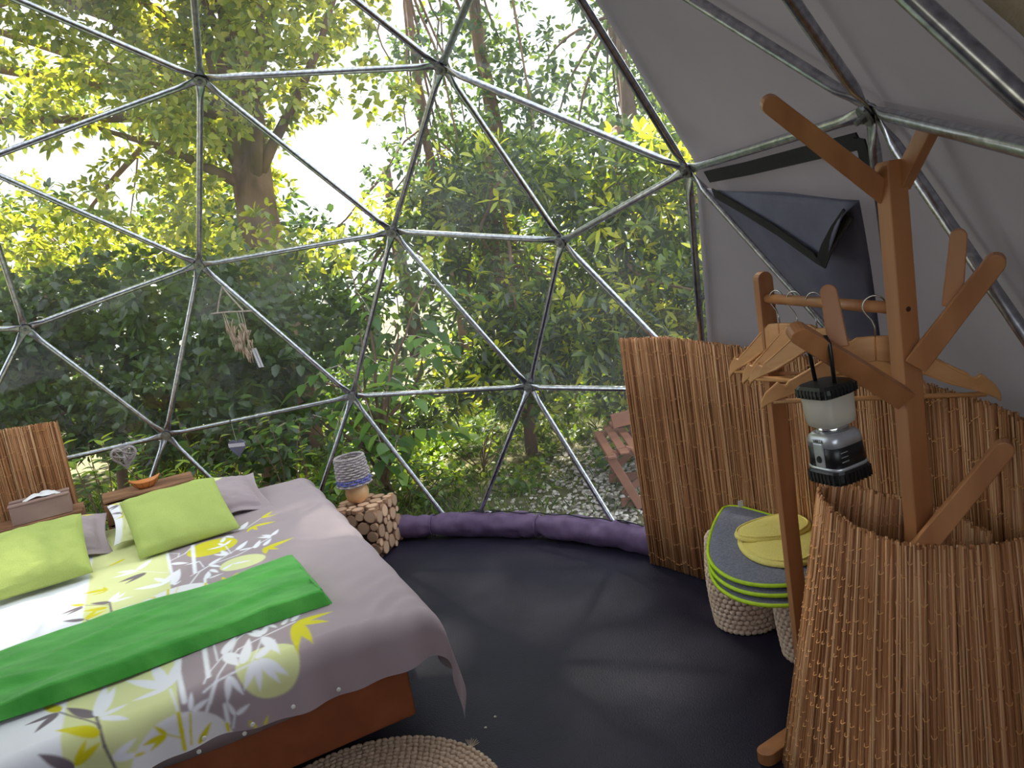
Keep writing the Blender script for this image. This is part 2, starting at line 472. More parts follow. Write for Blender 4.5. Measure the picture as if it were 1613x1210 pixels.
# ---- cover: clear film to the front and left, grey canvas to the right and behind, door gap at the camera
win = tag(link('window_1', None), 'clear plastic tent film in triangular panels', kind='structure')
wall = tag(link('wall_right', None), 'grey tent canvas in triangular panels', kind='structure')
JV, LV, WV = dome_pt(_U[0], _U[0], _U[4]), dome_pt(_U[0], _U[4], _U[4]), dome_pt(_U[0], _U[4], _L[4])
for f in DF:
    cen = (DV[f[0]] + DV[f[1]] + DV[f[2]]) / 3
    wc = cen * RAD + Vector((0, 0, ZC))
    if (wc - CAM_P).length < 0.6 or 0.68 < (wc - CAM_P).length < 0.74: continue      # door opening
    a = az_fit(cen)
    clear = -20 < a < 128
    k = 1.008
    mb = MB()
    if clear:
        mb.add([dome_p(i, k) for i in f], [(0, 1, 2)])
        mb.build('pane', 'film', win)
    else:
        # stretched cloth: subdivide and let it dish slightly
        n = 6; pts = {}; vs = []; fs = []
        A, B, C3 = [dome_p(i, k) for i in f]
        for i in range(n + 1):
            for j in range(n + 1 - i):
                w0, w1, w2 = (n - i - j) / n, i / n, j / n
                p = A * w0 + B * w1 + C3 * w2
                d = 27 * w0 * w1 * w2
                p = p + cen.normalized() * (0.012 * d + 0.006 * noise.noise(p * 3.0) * min(1, d * 3))
                pts[(i, j)] = len(vs); vs.append(p)
        for i in range(n):
            for j in range(n - i):
                fs.append((pts[(i, j)], pts[(i + 1, j)], pts[(i, j + 1)]))
                if i + j < n - 1: fs.append((pts[(i + 1, j)], pts[(i + 1, j + 1)], pts[(i, j + 1)]))
        mb.add(vs, fs)
        mb.build('canvas_panel', 'canvas', wall, smooth=True)

# window flap in the canvas beside the boundary: hook strip, hanging flap, folded corner
ex = LV - JV; ey = WV - JV; nin = ex.cross(ey).normalized()
if nin.dot(Vector((0, 0, 0.8)) - JV) < 0: nin = -nin
def jlw(s, t, off): return JV + ex * s + ey * t + nin * off
def sheet_poly(rows, offf, n=12):
    # rows: list of (top point, bottom point) columns
    P = []
    for a, b in rows:
        col = []
        for k in range(n + 1):
            t = k / n
            s0 = a[0] + (b[0] - a[0]) * t; t0 = a[1] + (b[1] - a[1]) * t
            col.append(jlw(s0, t0, offf(s0, t0, t)))
        P.append(col)
    return P
hs = link('hook_strip', None, wall)
def strip(name, pts, w, off, mat, parent, th=0.004):
    mb = MB(); P = []
    for i, (s, t) in enumerate(pts):
        p = jlw(s, t, off)
        q = jlw(*pts[min(i + 1, len(pts) - 1)], off) - jlw(*pts[max(i - 1, 0)], off)
        side = q.normalized().cross(nin)
        P.append([p - side * w / 2, p + side * w / 2])
    mb.grid(P)
    return mb.build(name, mat, parent, solid=th)
strip('top_strip', [(0.075, 0.050), (0.35, 0.058), (0.62, 0.060), (0.885, 0.062)], 0.040, 0.012, 'black', hs)
strip('side_strip', [(0.895, 0.055), (0.86, 0.10), (0.815, 0.145)], 0.034, 0.015, 'black', hs)
fp = link('window_flap', None, wall)
P = []
for k in range(17):
    q = k / 16; col = []
    t_top = 0.088 + 0.125 * q
    for j in range(17):
        r = j / 16; t = t_top + (0.84 - t_top) * r
        sl = 0.035; sr = max(sl + 0.02, 0.93 - t)
        s_ = sl + (min(sr, 0.74) - sl) * q
        off = 0.022 + 0.040 * math.sin(PI * min(1, q * 1.0)) * math.sin(PI * r) + 0.006 * math.sin(q * 9 + r * 4) * (1 - r)
        col.append(jlw(s_, t, off))
    P.append(col)
mb = MB(); mb.grid(P)
mb.build('hanging_cloth', 'flap', fp, smooth=True, solid=0.002)
cols = []
for k in range(13):
    t = k / 12
    top = (0.144 + (0.745 - 0.144) * t, 0.095 + (0.207 - 0.095) * t)
    if t < 0.62:
        q = t / 0.62; bot = (0.15 + (0.484 - 0.15) * q, 0.10 + (0.36 - 0.10) * q)
    else:
        q = (t - 0.62) / 0.38; bot = (0.484 + (0.74 - 0.484) * q, 0.36 + (0.212 - 0.36) * q)
    cols.append((top, bot))
mb = MB(); mb.grid(sheet_poly(cols, lambda s, t, k: 0.040 + 0.05 * k * min(1, s * 2), 8))
mb.build('folded_corner', 'flap', fp, smooth=True, solid=0.003)
bd = [(0.135, 0.095), (0.24, 0.165), (0.36, 0.245), (0.474, 0.335), (0.484, 0.352), (0.55, 0.31), (0.64, 0.262), (0.725, 0.222)]
mb = MB(); P = []
for i, (s, t) in enumerate(bd):
    off = 0.048 + 0.055 * min(1, s * 2) * (1 - abs(i - 3.5) / 3.5 * 0.6)
    p = jlw(s, t, off); q = jlw(*bd[min(i + 1, len(bd) - 1)], off) - jlw(*bd[max(i - 1, 0)], off)
    side = q.normalized().cross(nin); P.append([p - side * 0.017, p + side * 0.017])
mb.grid(P); mb.build('flap_border', 'black', fp, solid=0.004)

# door flap folded open, standing out from the edge of the entrance
V2 = min((dome_p(i) for i in range(len(DV))), key=lambda p: (p - Vector((1.364, -1.652, 1.628))).length)
U4 = dome_pt(_U[4]); outw = ((V2 + U4) / 2 - Vector((0, 0, ZC))).normalized()
P = []
for i in range(13):
    t = i / 12; e = V2.lerp(U4, t) - (U4 - V2) * 0.0
    P.append([e + outw * (0.42 * j / 8) + (U4 - V2).normalized() * (0.03 * math.sin(j * .9 + t * 5)) + Vector((1, -.3, .2)) * (0.02 * math.sin(j * 1.3 + t * 3)) for j in range(9)])
mb = MB(); mb.grid(P)
tag(mb.build('door_1', 'canvas', None, smooth=True, solid=0.003), 'grey canvas door flap folded open at the tent entrance', kind='structure')

# ---- steel frame
frame = thing('dome_frame', 'galvanised steel tube frame of the geodesic tent, bolted at star-shaped joints', 'tent frame')
edges = set()
for f in DF:
    for a, b in ((0, 1), (1, 2), (2, 0)):
        edges.add(tuple(sorted((f[a], f[b]))))
strut_cache = {}
def strut_mesh(L):
    key = round(L, 3)
    if key in strut_cache: return strut_cache[key]
    prof = [(-0.022, 0.0022, 0.017), (0.03, 0.0022, 0.018), (0.055, 0.006, 0.0165), (0.085, 0.0125, 0.0132), (0.11, 0.0132, 0.0132)]
    prof = prof + [(L - z, a, b) for z, a, b in reversed(prof)]
    rings = [[Vector((rx * math.cos(2 * PI * j / 12), ry * math.sin(2 * PI * j / 12), z)) for j in range(12)] for z, rx, ry in prof]
    mb = MB(); mb.rings(rings)
    me = mb.mesh('strut', 'galv', True)
    strut_cache[key] = me
    return me
used = set(); ei = 0
for a, b in sorted(edges):
    pa, pb = dome_p(a, 0.994), dome_p(b, 0.994)
    mid = (pa + pb) / 2
    if (mid - CAM_P).length < 0.62 or (pa - CAM_P).length < 0.5 or (pb - CAM_P).length < 0.5: continue
    if mid.z < -0.03: continue
    z = (pb - pa); L = z.length; z.normalize()
    x = (mid - Vector((0, 0, ZC))).normalized(); x = (x - z * x.dot(z)).normalized(); y = z.cross(x)
    ob = link('strut', strut_mesh(L), frame)
    M = Matrix.Identity(4)
    p0 = pa - x * (0.0045 * ((ei % 3) - 1))
    for i in range(3): M[i][0] = x[i]; M[i][1] = y[i]; M[i][2] = z[i]; M[i][3] = p0[i]
    ob.matrix_world = M
    used.update((a, b)); ei += 1
mb = MB()
mb.lathe([(0.024, -0.016), (0.024, -0.010)], 20)
mb.lathe([(0.0115, -0.026), (0.0115, -0.016)], 6)
mb.lathe([(0.006, -0.036), (0.006, -0.026)], 10)
mb.lathe([(0.021, 0.008), (0.012, 0.014)], 12)
hub_me = mb.mesh('hub_bolt', 'hub', False)
for i in sorted(used):
    if dome_p(i).z < 0.02: continue
    ob = link('hub_bolt', hub_me, frame)
    q = DV[i].to_track_quat('Z', 'Y'); M = q.to_matrix().to_4x4(); M.translation = dome_p(i, 0.994)
    ob.matrix_world = M

# ------------------------------------------------------------------ bed
BO, BU, BV = Vector((.86, .385, 0)), Vector((-.894, -.448, 0)), Vector((-.448, .894, 0))
def bp(u, v, z): return BO + BU * u + BV * v + Vector((0, 0, z))
BED_M = Matrix.Identity(4)
for i in range(3): BED_M[i][0] = BU[i]; BED_M[i][1] = BV[i]; BED_M[i][3] = BO[i]
BED_M[2][2] = 1.0
# bed axes are left-handed seen from above; vertices are given in world space, so only bp() is used
bed = thing('bed', 'low double bed with rust-brown cloth base under the printed duvet', 'bed', bp(0.8, 1.0, 0))
def in_bed(mb):
    o = bp(0.8, 1.0, 0)
    mb.v = [tuple(Vector(p) - o) for p in mb.v]
    return mb
def bbox_uv(mb, u0, u1, v0, v1, z0, z1):
    vs = [bp(u, v, z) for u in (u0, u1) for v in (v0, v1) for z in (z0, z1)]
    return mb.add(vs, [(0, 2, 3, 1), (4, 5, 7, 6), (0, 1, 5, 4), (2, 6, 7, 3), (0, 4, 6, 2), (1, 3, 7, 5)])
mb = MB(); bbox_uv(mb, 0.03, 1.60, 0.03, 1.98, 0.335, 0.42); in_bed(mb).build('mattress', 'mattress', bed, bevel=0.04, seg=4)
mb = MB(); bbox_uv(mb, 0.02, 1.60, 0.01, 2.0, 0.09, 0.33); in_bed(mb).build('base', 'bedboard', bed, bevel=0.012, seg=3)
for u, v in ((0.1, 0.22), (1.5, 0.22), (0.1, 1.9), (1.5, 1.9)):
    mb = MB(); mb.lathe([(0.022, 0.0), (0.03, 0.095)], 16, c=bp(u, v, 0)); in_bed(mb).build('leg', 'bedboard', bed)

# ------------------------------------------------------------------ printed duvet
DH = 0.44
def fold_np(d, r, fl):
    a = np.minimum(d / r, PI / 2)
    e = np.maximum(0, d - r * PI / 2)
    return r * np.sin(a) + fl * e, r * (1 - np.cos(a)) + e
def duvet_pos(a, b):
    er = -.02 - .06 * np.clip(b, 0, 2)
    oa, za = fold_np(np.maximum(0, er - a), .08, .08)
    ob, zb = fold_np(np.maximum(0, -b), .06, .03)
    u = np.maximum(a, er) - oa
    v = np.maximum(b, 0) - ob
    z = np.maximum(DH - za - zb, .03)
    return u, v, z
def smooth_noise(x, y, s):
    # cheap value noise on arrays
    xi = np.floor(x * s).astype(int); yi = np.floor(y * s).astype(int)
    fx = x * s - xi; fy = y * s - yi
    fx = fx * fx * (3 - 2 * fx); fy = fy * fy * (3 - 2 * fy)
    def h(i, j):
        n = (i * 374761393 + j * 668265263) & 0x7fffffff
        n = ((n ^ (n >> 13)) * 1274126177) & 0x7fffffff
        return (n & 0xffff) / 65535.0
    return (h(xi, yi) * (1 - fx) + h(xi + 1, yi) * fx) * (1 - fy) + (h(xi, yi + 1) * (1 - fx) + h(xi + 1, yi + 1) * fx) * fy
C_MAUVE = np.array(srgb(166, 150, 156)[:3]); C_LIME = np.array(srgb(222, 226, 164)[:3]); C_WHITE = np.array(srgb(240, 240, 248)[:3])
C_OLIVE = np.array(srgb(216, 206, 22)[:3]); C_GREY = np.array(srgb(118, 106, 114)[:3])
PCOL = {'w': C_WHITE, 'y': C_OLIVE, 'g': C_GREY, 'd': C_LIME, 's': np.array(srgb(236, 234, 238)[:3])}
PRINT_LEAVES = """941 145 989 238 y;947 139 1025 136 g;947 139 998 64 g;854 34 926 151 g;851 -41 950 34 y;917 -89 881 -41 y;917 -89 851 -59 y;920 -92 989 -32 g;851 34 827 217 w;851 34 803 178 w;848 28 776 49 w;845 19 779 -29 w;833 -104 773 -80 w;833 -107 770 -119 w;704 -104 728 -71 y;704 -107 764 -104 y;707 -107 749 -128 y;785 -119 758 -125 y;674 58 779 196 w;674 58 767 55 w;677 61 704 250 w;674 58 623 208 w;293 154 182 145 y;296 151 212 73 y;296 151 335 -32 y;296 151 287 -20 y;302 175 260 235 w;332 172 302 223 w;368 220 350 166 w;398 151 368 223 w;398 151 416 229 w;401 145 434 211 w;398 133 380 -14 w;440 -2 371 91 w;443 -5 497 -68 w;443 -11 458 -83 w;437 -8 374 -68 w;437 -14 401 -80 w;515 118 464 220 w;515 121 470 46 w;512 112 491 -2 w;479 1 434 163 w;524 -23 545 -86 w;524 -23 500 -77 w;635 -71 623 -23 w;632 -74 584 -59 w;533 -122 545 -80 w;530 -122 491 -101 w;635 -164 593 -122 y;503 -164 500 -143 y;488 -170 500 -146 y;467 -170 452 -149 y;728 1414 797 1372 y;662 1123 764 1126 g;665 1120 743 1084 g;806 1093 893 1129 y;809 1072 857 1075 y;809 1072 815 1132 y;884 988 932 1042 y;887 979 962 967 g;887 967 944 940 g;800 922 863 985 g;809 880 890 925 y;878 835 839 907 y;878 835 809 862 y;884 835 953 886 g;857 775 935 778 y;797 931 764 1018 w;794 928 743 988 w;794 922 719 916 w;692 1186 764 1246 w;689 1189 629 1285 w;692 1177 782 1195 w;608 970 641 1042 w;611 940 716 994 w;614 940 554 1045 w;785 811 722 823 w;650 820 674 847 y;650 814 698 787 y;773 721 749 754 y;674 715 671 757 y;659 712 671 757 y;575 886 554 910 w;572 742 539 754 y;155 1429 95 1486 y;155 1429 89 1408 y;212 1333 116 1312 y;215 1333 248 1273 y;215 1333 206 1261 y;236 979 104 1012 y;224 997 239 916 y;224 997 185 928 y;263 1339 215 1441 w;290 1447 257 1504 w;293 1402 263 1366 w;170 1117 131 1186 w;176 1108 206 1177 w;182 1096 227 1153 w;224 1020 182 1084 w;260 1024 224 1102 w;323 1069 266 1153 w;317 1057 257 1036 w;350 1291 335 1303 w;359 1234 335 1303 w;356 1183 320 1234 w;356 1180 374 1237 w;359 1177 425 1192 w;332 1309 305 1252 w;368 1039 377 1126 w;368 1039 410 1102 w;443 976 389 1033 w;440 973 407 913 w;407 871 359 919 w;362 907 296 880 w;470 829 455 910 w;464 823 410 832 w;446 922 425 856 w;566 1153 506 1090 w;470 1063 524 1078 w;584 898 545 1054 w;419 736 422 784 y;404 724 365 775 y"""
PRINT_LINES = """g 5 944 142 890 55 848 -17;g 7 854 34 848 -23 845 -71 833 -137;w 6 671 43 665 -65;w 6 584 -71 509 67 473 115 401 136 296 163;w 6 593 -38 557 -23 440 -8;w 4 404 127 428 61 455 -2;w 5 587 -11 563 43 512 118;w 5 497 109 467 184 422 229;w 14 557 223 572 10;w 5 530 214 536 94;w 15 635 217 641 133 644 -41;y 10 665 -65 668 -110 671 -161;y 5 638 -77 647 -119 653 -155;w 4 533 -122 545 -158;w 11 551 -89 554 -143;y 9 557 -143 557 -164;y 3 704 -104 671 -128;w 9 560 -26 599 -89;g 7 800 922 797 829 779 721;g 3 881 982 803 904;g 4 878 829 842 763 800 721;g 2 986 805 875 808;y 9 605 859 617 715;w 12 569 1300 578 997 578 889;w 3 692 1177 590 1054;y 3 572 847 590 760;y 3 740 790 689 778 614 787;w 6 569 1189 506 1231 461 1300;w 6 530 832 485 934 440 973 335 1000 182 1096;w 5 518 922 461 958 407 1000 320 1084;w 4 353 1168 350 1045;w 15 467 1309 479 1186 500 940;w 10 476 844 482 784;y 9 482 778 488 730;w 5 296 1357 239 1336 161 1426;w 4 470 1072 464 973;w 4 563 1297 527 1255 536 1207"""

PRINT_DISCS = [(.418, -.022, .085, 'd'), (.33, .893, .085, 'd'), (.401, 1.205, .10, 'y'), (.678, -.197, .133, 's'), (.604, .721, .135, 's')]
def blend(c, dist, col, soft=0.0032):
    m = dist > -soft
    k = np.clip(dist[m] / soft * .5 + .5, 0, 1)[:, None]
    c[m] = c[m] * (1 - k) + col * k
def paint(a, b, leaves=True):
    """the cotton's printed pattern as a colour per cloth point (a across, b along)"""
    c = np.empty(a.shape + (3,)); c[:] = C_MAUVE
    e1 = .655 - .07 * b; e2 = .935 - .055 * b
    blend(c, a - e1, C_LIME); blend(c, a - e2, C_WHITE)
    for x, y, r, k in PRINT_DISCS:
        blend(c, r - np.sqrt((a - x) ** 2 + (b - y) ** 2), PCOL[k])
    for q in PRINT_LINES.split(';'):
        t = q.split(); k = t[0]; w = float(t[1]) / 2000; p = [float(x) / 1000 for x in t[2:]]
        p = list(zip(p[::2], p[1::2]))
        for (x0, y0), (x1, y1) in zip(p[:-1], p[1:]):
            dx, dy = x1 - x0, y1 - y0; L2 = dx * dx + dy * dy + 1e-9
            s = np.clip(((a - x0) * dx + (b - y0) * dy) / L2, 0, 1)
            d = (a - x0 - s * dx) ** 2 + (b - y0 - s * dy) ** 2
            blend(c, w - np.sqrt(d), PCOL[k])
    for q in PRINT_LEAVES.split(';'):
        x0, y0, x1, y1, k = q.split(); x0, y0, x1, y1 = [float(t) / 1000 for t in (x0, y0, x1, y1)]
        dx, dy = x1 - x0, y1 - y0; L = math.hypot(dx, dy) + 1e-6
        s = ((a - x0) * dx + (b - y0) * dy) / L / L
        d = np.abs((a - x0) * dy - (b - y0) * dx) / L
        w = np.minimum(0.17 * L, 0.02) * np.sqrt(np.clip(s, 0, 1)) * np.clip(1 - s, 0, 1) * 2.2
        blend(c, np.where((s > 0) & (s < 1), w - d, -1.0), PCOL[k])
    return c
st = 0.0034
A = np.arange(-.31, 1.70, st); Bc = np.arange(-.17, 2.0, st)
AA, BB = np.meshgrid(A, Bc, indexing='ij')
# foot hem dips and swings a little
BB2 = BB + np.where(BB < 0, (BB / .17) * (0.012 * np.sin(AA * 7) + 0.01), 0)
u, v, z = duvet_pos(AA, BB2)
soft = 0.010 * (smooth_noise(AA, BB, 4.2) - .5) + 0.006 * (smooth_noise(AA + 9, BB * 1.3, 9.0) - .5)
fr = np.clip((0.25 - AA) / .25, 0, 1) * np.clip((.75 - BB) / .6, 0, 1)
ridge = np.sin((AA * 1.6 + BB * 1.9) * 24 + 7 * smooth_noise(AA, BB, 5)) * fr
drop = np.clip((-BB) / .1, 0, 1)
side = np.clip((-.02 - .06 * BB - AA) / .1, 0, 1)
z = z + soft * (1 - drop) * (1 - side) + 0.003 * ridge * (1 - drop) * (1 - side) + 0.012 * np.exp(-((AA - .3) / .5) ** 2) * (1 - drop) * (1 - side)
v = v - drop * (0.012 * np.sin(AA * 17 + 1) + 0.008 * np.sin(AA * 41)) * np.clip(-BB / .17, 0, 1)
u = u + side * 0.014 * np.sin(BB * 24) * np.clip((-.1 - AA) / .2, 0, 1)
n0, n1 = AA.shape
W3 = np.stack([BO[0] + u * BU[0] + v * BV[0], BO[1] + u * BU[1] + v * BV[1], z], -1).reshape(-1, 3)
idx = np.arange(n0 * n1).reshape(n0, n1)
Q = np.stack([idx[:-1, :-1], idx[:-1, 1:], idx[1:, 1:], idx[1:, :-1]], -1).reshape(-1, 4)
duvet = thing('duvet', 'mauve, lime and white duvet printed with bamboo leaves and discs', 'duvet', bp(.8, 1, .44))
do = np.array(bp(.8, 1, .44))
d_ob = quads_np('cover', W3 - do, Q, 'duvet', paint(AA, BB).reshape(-1, 3), duvet, True)
# lower layer of the open end with its snaps
P = []
for k in range(61):
    uu = 0.03 + 0.95 * k / 60
    dip = 0.018 + 0.022 * math.sin(PI * min(1, max(0, (uu - .12) / .8)))
    P.append([Vector(bp(uu, -0.018 + 0.004 * math.sin(uu * 20), DH - 0.05)) - Vector(do), Vector(bp(uu, -0.040, 0.31)) - Vector(do), Vector(bp(uu, -0.034, 0.305 - dip)) - Vector(do)])
mb = MB(); mb.grid(P); mb.build('under_layer', 'mauve', duvet, smooth=True, solid=0.003)
for uu, zz, off in ((.385, .322, -.082), (.497, .318, -.082), (.52, .282, -.044), (.62, .332, -.080), (.64, .283, -.044), (.76, .285, -.044), (.255, .318, -.08)):
    q = Vector((-BV[0], -BV[1], 0)).to_track_quat('Z', 'Y').to_matrix()
    mb = MB(); mb.lathe([(.0065, 0), (.0065, .002), (.004, .0035)], 12, M=q, c=bp(uu, off, zz) - Vector(do)); mb.build('snap', 'button', duvet)

# ------------------------------------------------------------------ pillows and cushions
def pillow_mesh(w, h, t, n=34, flange=0.0, wr=0.004, seed=0, colf=None, pinch=.06):
    """soft rectangle w x h, thickness t, optional flat flange; returns numpy verts, quads, cols"""
    s = np.linspace(-1, 1, n); X, Y = np.meshgrid(s, s, indexing='ij')
    fx = 1 - flange / w * 2; fy = 1 - flange / h * 2
    bx = np.clip(1 - (np.abs(X) / fx) ** 2.6, 0, 1); by = np.clip(1 - (np.abs(Y) / fy) ** 2.6, 0, 1)
    T = (bx * by) ** .42 * t / 2
    px = X * w / 2 * (1 - pinch * (1 - np.abs(X) ** 2) * 0 - pinch * (np.cos(Y * PI / 2)) * np.abs(X) ** 3)
    py = Y * h / 2 * (1 - pinch * (np.cos(X * PI / 2)) * np.abs(Y) ** 3)
    nz = (smooth_noise(X + 5 + seed, Y + 3, 2.6) - .5) * wr * 2 + (smooth_noise(X * 1.5 + seed, Y * 1.5 + 30, 5.5) - .5) * wr
    edge = (np.abs(X) > .97) | (np.abs(Y) > .97)
    top = np.stack([px, py, T + nz * (T > 0.01) + .0015 + (0.01 * np.sin(X * 9 + seed) * (T < .004) if flange else 0)], -1)
    bot = np.stack([px, py, -T * .8 - .0015 + (0.01 * np.sin(X * 9 + seed) * (T < .004) if flange else 0)], -1)
    vs = np.concatenate([top.reshape(-1, 3), bot.reshape(-1, 3)])
    idx = np.arange(n * n).reshape(n, n)
    q1 = np.stack([idx[:-1, :-1], idx[1:, :-1], idx[1:, 1:], idx[:-1, 1:]], -1).reshape(-1, 4)
    q2 = q1[:, ::-1] + n * n
    rim = list(idx[:, 0]) + list(idx[-1, 1:]) + list(idx[::-1, -1][1:]) + list(idx[0, ::-1][1:-1])
    rim = np.array(rim); rn = np.roll(rim, -1)
    q3 = np.stack([rim, rim + n * n, rn + n * n, rn], -1)
    cols = None
    if colf is not None:
        c = colf(X, Y).reshape(-1, 3); cols = np.concatenate([c, c])
    return vs, np.concatenate([q1, q2, q3]), cols
def frame_m(o, ex, ey):
    ex = Vector(ex).normalized(); ey = Vector(ey); ey = (ey - ex * ex.dot(ey)).normalized(); ez = ex.cross(ey)
    M = Matrix.Identity(4)
    for i in range(3): M[i][0] = ex[i]; M[i][1] = ey[i]; M[i][2] = ez[i]; M[i][3] = o[i]
    return M
def pillow_cols(flip):
    def f(X, Y):
        a = .42 + X * (-.46) * (1 if not flip else 1)      # across, mauve at the right end
        b = .1 + Y * .3
        c = paint(a + .07, b + .62)
        b2 = (np.abs(X) > .93) | (np.abs(Y) > .92)
        return c
    return f
def place(name, mat, o, ex, ey, args, label, cat, group, smooth=True):
    vs, q, c = pillow_mesh(**args)
    ob = quads_np(name, vs, q, mat, c, None, smooth)
    ob.matrix_world = frame_m(o, ex, ey)
    return tag(ob, label, cat, group)
# ex runs from the pillow's left end to its right end as seen from the foot (towards -BU), ey up the lean
lean = lambda dv, dz: BV * dv + Vector((0, 0, dz))
place('pillow', 'duvet', bp(.415, 1.79, .505), -BU + Vector((0, 0, -.02)), lean(.46, .09), dict(w=.69, h=.44, t=.14, n=90, flange=.045, wr=.012, seed=3, colf=pillow_cols(0)),
      'printed pillow with grey flanged end behind the right lime cushion', 'pillow', 'bed pillows')
place('pillow', 'duvet', bp(1.11, 1.79, .505), -BU + Vector((0, 0, -.03)), lean(.46, .09), dict(w=.69, h=.44, t=.14, n=90, flange=.045, wr=.012, seed=8, colf=pillow_cols(1)),
      'printed pillow with grey flanged end behind the left lime cushion, beside tissue box', 'pillow', 'bed pillows')
place('cushion', 'cushion', bp(.483, 1.49, .548), -BU + BV * .07, lean(.36, .16), dict(w=.41, h=.41, t=.10, n=30, wr=.006, seed=1, pinch=.03),
      'plain lime green cushion on the right, nearer the log-slice table', 'cushion', 'lime cushions')
place('cushion', 'cushion', bp(1.06, 1.475, .548), -BU + BV * .02, lean(.37, .16), dict(w=.42, h=.41, t=.10, n=30, wr=.006, seed=4, pinch=.03),
      'plain lime green cushion on the left, cut by the photo edge', 'cushion', 'lime cushions')

# ------------------------------------------------------------------ folded green fleece blanket
bl = thing('blanket', 'bright green fleece blanket folded lengthwise across the bed', 'blanket', bp(.7, .45, .45))
bo = bp(.7, .45, .45)
nx, ny = 150, 44
def blanket_layer(u0, u1, v0f, v1f, zb, th, seed):
    rng = []
    for i in range(nx):
        t = i / (nx - 1); uu = u0 + (u1 - u0) * t
        v0, v1 = v0f(t), v1f(t)
        row = []
        for j in range(ny):
            s = j / (ny - 1); ang = None
            vv = v0 + (v1 - v0) * s
            e = min(s, 1 - s) * (v1 - v0); ee = min(t, 1 - t) * (u1 - u0)
            k = math.sqrt(max(0, 1 - (1 - min(1, e / .022)) ** 2)) * (math.sqrt(max(0, 1 - (1 - min(1, ee / .016)) ** 2)) * .8 + .2)
            p = Vector((uu * 3.2, vv * 9 + uu * 2, seed))
            wz = 0.013 * noise.noise(p) + 0.007 * noise.noise(p * 2.3) + (0.010 * math.exp(-((vv - .47 - .07 * math.sin(uu * 4)) / .025) ** 2) + 0.009 * math.exp(-((vv - .34 - .05 * math.sin(uu * 5 + 1)) / .02) ** 2) * (1 if uu > .5 else uu * 2)) * (1 if seed < 3 else 0)
            row.append(Vector(bp(uu, vv, zb + 0.006 + (th + wz) * k)) - bo)
        rng.append(row)
    return rng
top = blanket_layer(.175, 1.55, lambda t: .20 + .012 * math.sin(t * 9), lambda t: .655 + .012 * math.sin(t * 7 + 1), DH + 0.008, .046, 2.0)
mb = MB(); mb.grid(top); mb.build('upper_fold', 'blanket_g', bl, smooth=True)
low = blanket_layer(.165, 1.55, lambda t: .205 + .012 * math.sin(t * 9), lambda t: .665 + .012 * math.sin(t * 7 + 1), DH + 0.004, .022, 5.0)
mb = MB(); mb.grid(low); mb.build('lower_fold', 'blanket_g', bl, smooth=True)
hem = []
for i in range(24):
    t = i / 23; vv = .222 + (.64 - .222) * t
    hem.append(Vector(bp(.188, vv, DH + 0.058 + .002 * math.sin(t * 11))) - bo)
mb = MB(); mb.tube(hem, 0.005, 8); mb.build('hem', 'blanket_g', bl, smooth=True)

# ------------------------------------------------------------------ crates, bowl, tissue box behind the bed head
def crate(label, u0, u1, v0, v1, h, nb):
    o = bp((u0 + u1) / 2, (v0 + v1) / 2, 0)
    t = thing('wooden_crate', label, 'crate', o, group='crates behind the bed head')
    def put(mb, nm): mb.v = [tuple(Vector(p) - o) for p in mb.v]; mb.build(nm, 'oldwood', t, bevel=.002, seg=1)
    g = .006; w = (v1 - v0) / 3
    for k in range(3):
        mb = MB(); bbox_uv(mb, u0 + random.uniform(0, .006), u1 - random.uniform(0, .006), v0 + k * w + g / 2, v0 + (k + 1) * w - g / 2, h - .014 + random.uniform(-.002, .002), h); put(mb, 'top_board')
    hh = (h - .016) / nb
    for k in range(nb):
        z0, z1 = k * hh + .004, (k + 1) * hh - .004
        mb = MB(); bbox_uv(mb, u0 + .002, u1 - .002, v0, v0 + .012, z0, z1); put(mb, 'front_board')
        mb = MB(); bbox_uv(mb, u0 + .002, u1 - .002, v1 - .012, v1, z0, z1); put(mb, 'back_board')
    for ua, ub in ((u0, u0 + .016), (u1 - .016, u1)):
        mb = MB(); bbox_uv(mb, ua, ub, v0 + .013, v1 - .013, 0, h - .016); put(mb, 'end_panel')
    return t
crate('weathered wooden crate holding the small orange bowl', .345, .775, 2.04, 2.26, .575, 5)
crate('weathered wooden crate under the tissue box', .86, 1.30, 2.04, 2.24, .565, 5)
# boat-shaped bowl
bw = thing('wooden_bowl', 'small orange boat-shaped wooden bowl on the crate', 'bowl', bp(.57, 2.13, .575))
rings = []
M2 = [(.045, .02, .0), (.075, .034, .018), (.10, .046, .045), (.104, .05, .05), (.098, .045, .049), (.07, .03, .024), (.03, .014, .010)]
for a, b, z in M2:
    ring = []
    for j in range(28):
        an = 2 * PI * j / 28; ca, sa = math.cos(an), math.sin(an)
        lift = .02 * abs(ca) ** 3 * (z / .05)
        ring.append(BU * (a * ca * 0.72) + BV * (b * sa) + Vector((0, 0, z * .72 + lift)))
    rings.append(ring)
mb = MB(); mb.rings(rings); mb.build('shell', 'orangewood', bw, smooth=True)
for k in range(6):
    an0 = PI + PI * (k + .5) / 6
    mb = MB(); mb.tube([BU * (a * math.cos(an0) * .735) + BV * (b * math.sin(an0) * 1.03) + Vector((0, 0, z * .72 + .02 * abs(math.cos(an0)) ** 3 * z / .05)) for a, b, z in M2[:4]], .0014, 5); mb.build('groove_rib', 'oldwood', bw)
tb = thing('tissue_box', 'mauve-washed wooden tissue box on the crate by the reed screen', 'tissue box', bp(1.03, 2.12, .566))
to = bp(1.03, 2.12, .566)
def put_tb(mb, nm, mat, **k): mb.v = [tuple(Vector(p) - to) for p in mb.v]; return mb.build(nm, mat, tb, **k)
U0, U1, V0, V1, Z0, Z1 = .905, 1.155, 2.055, 2.185, .567, .662
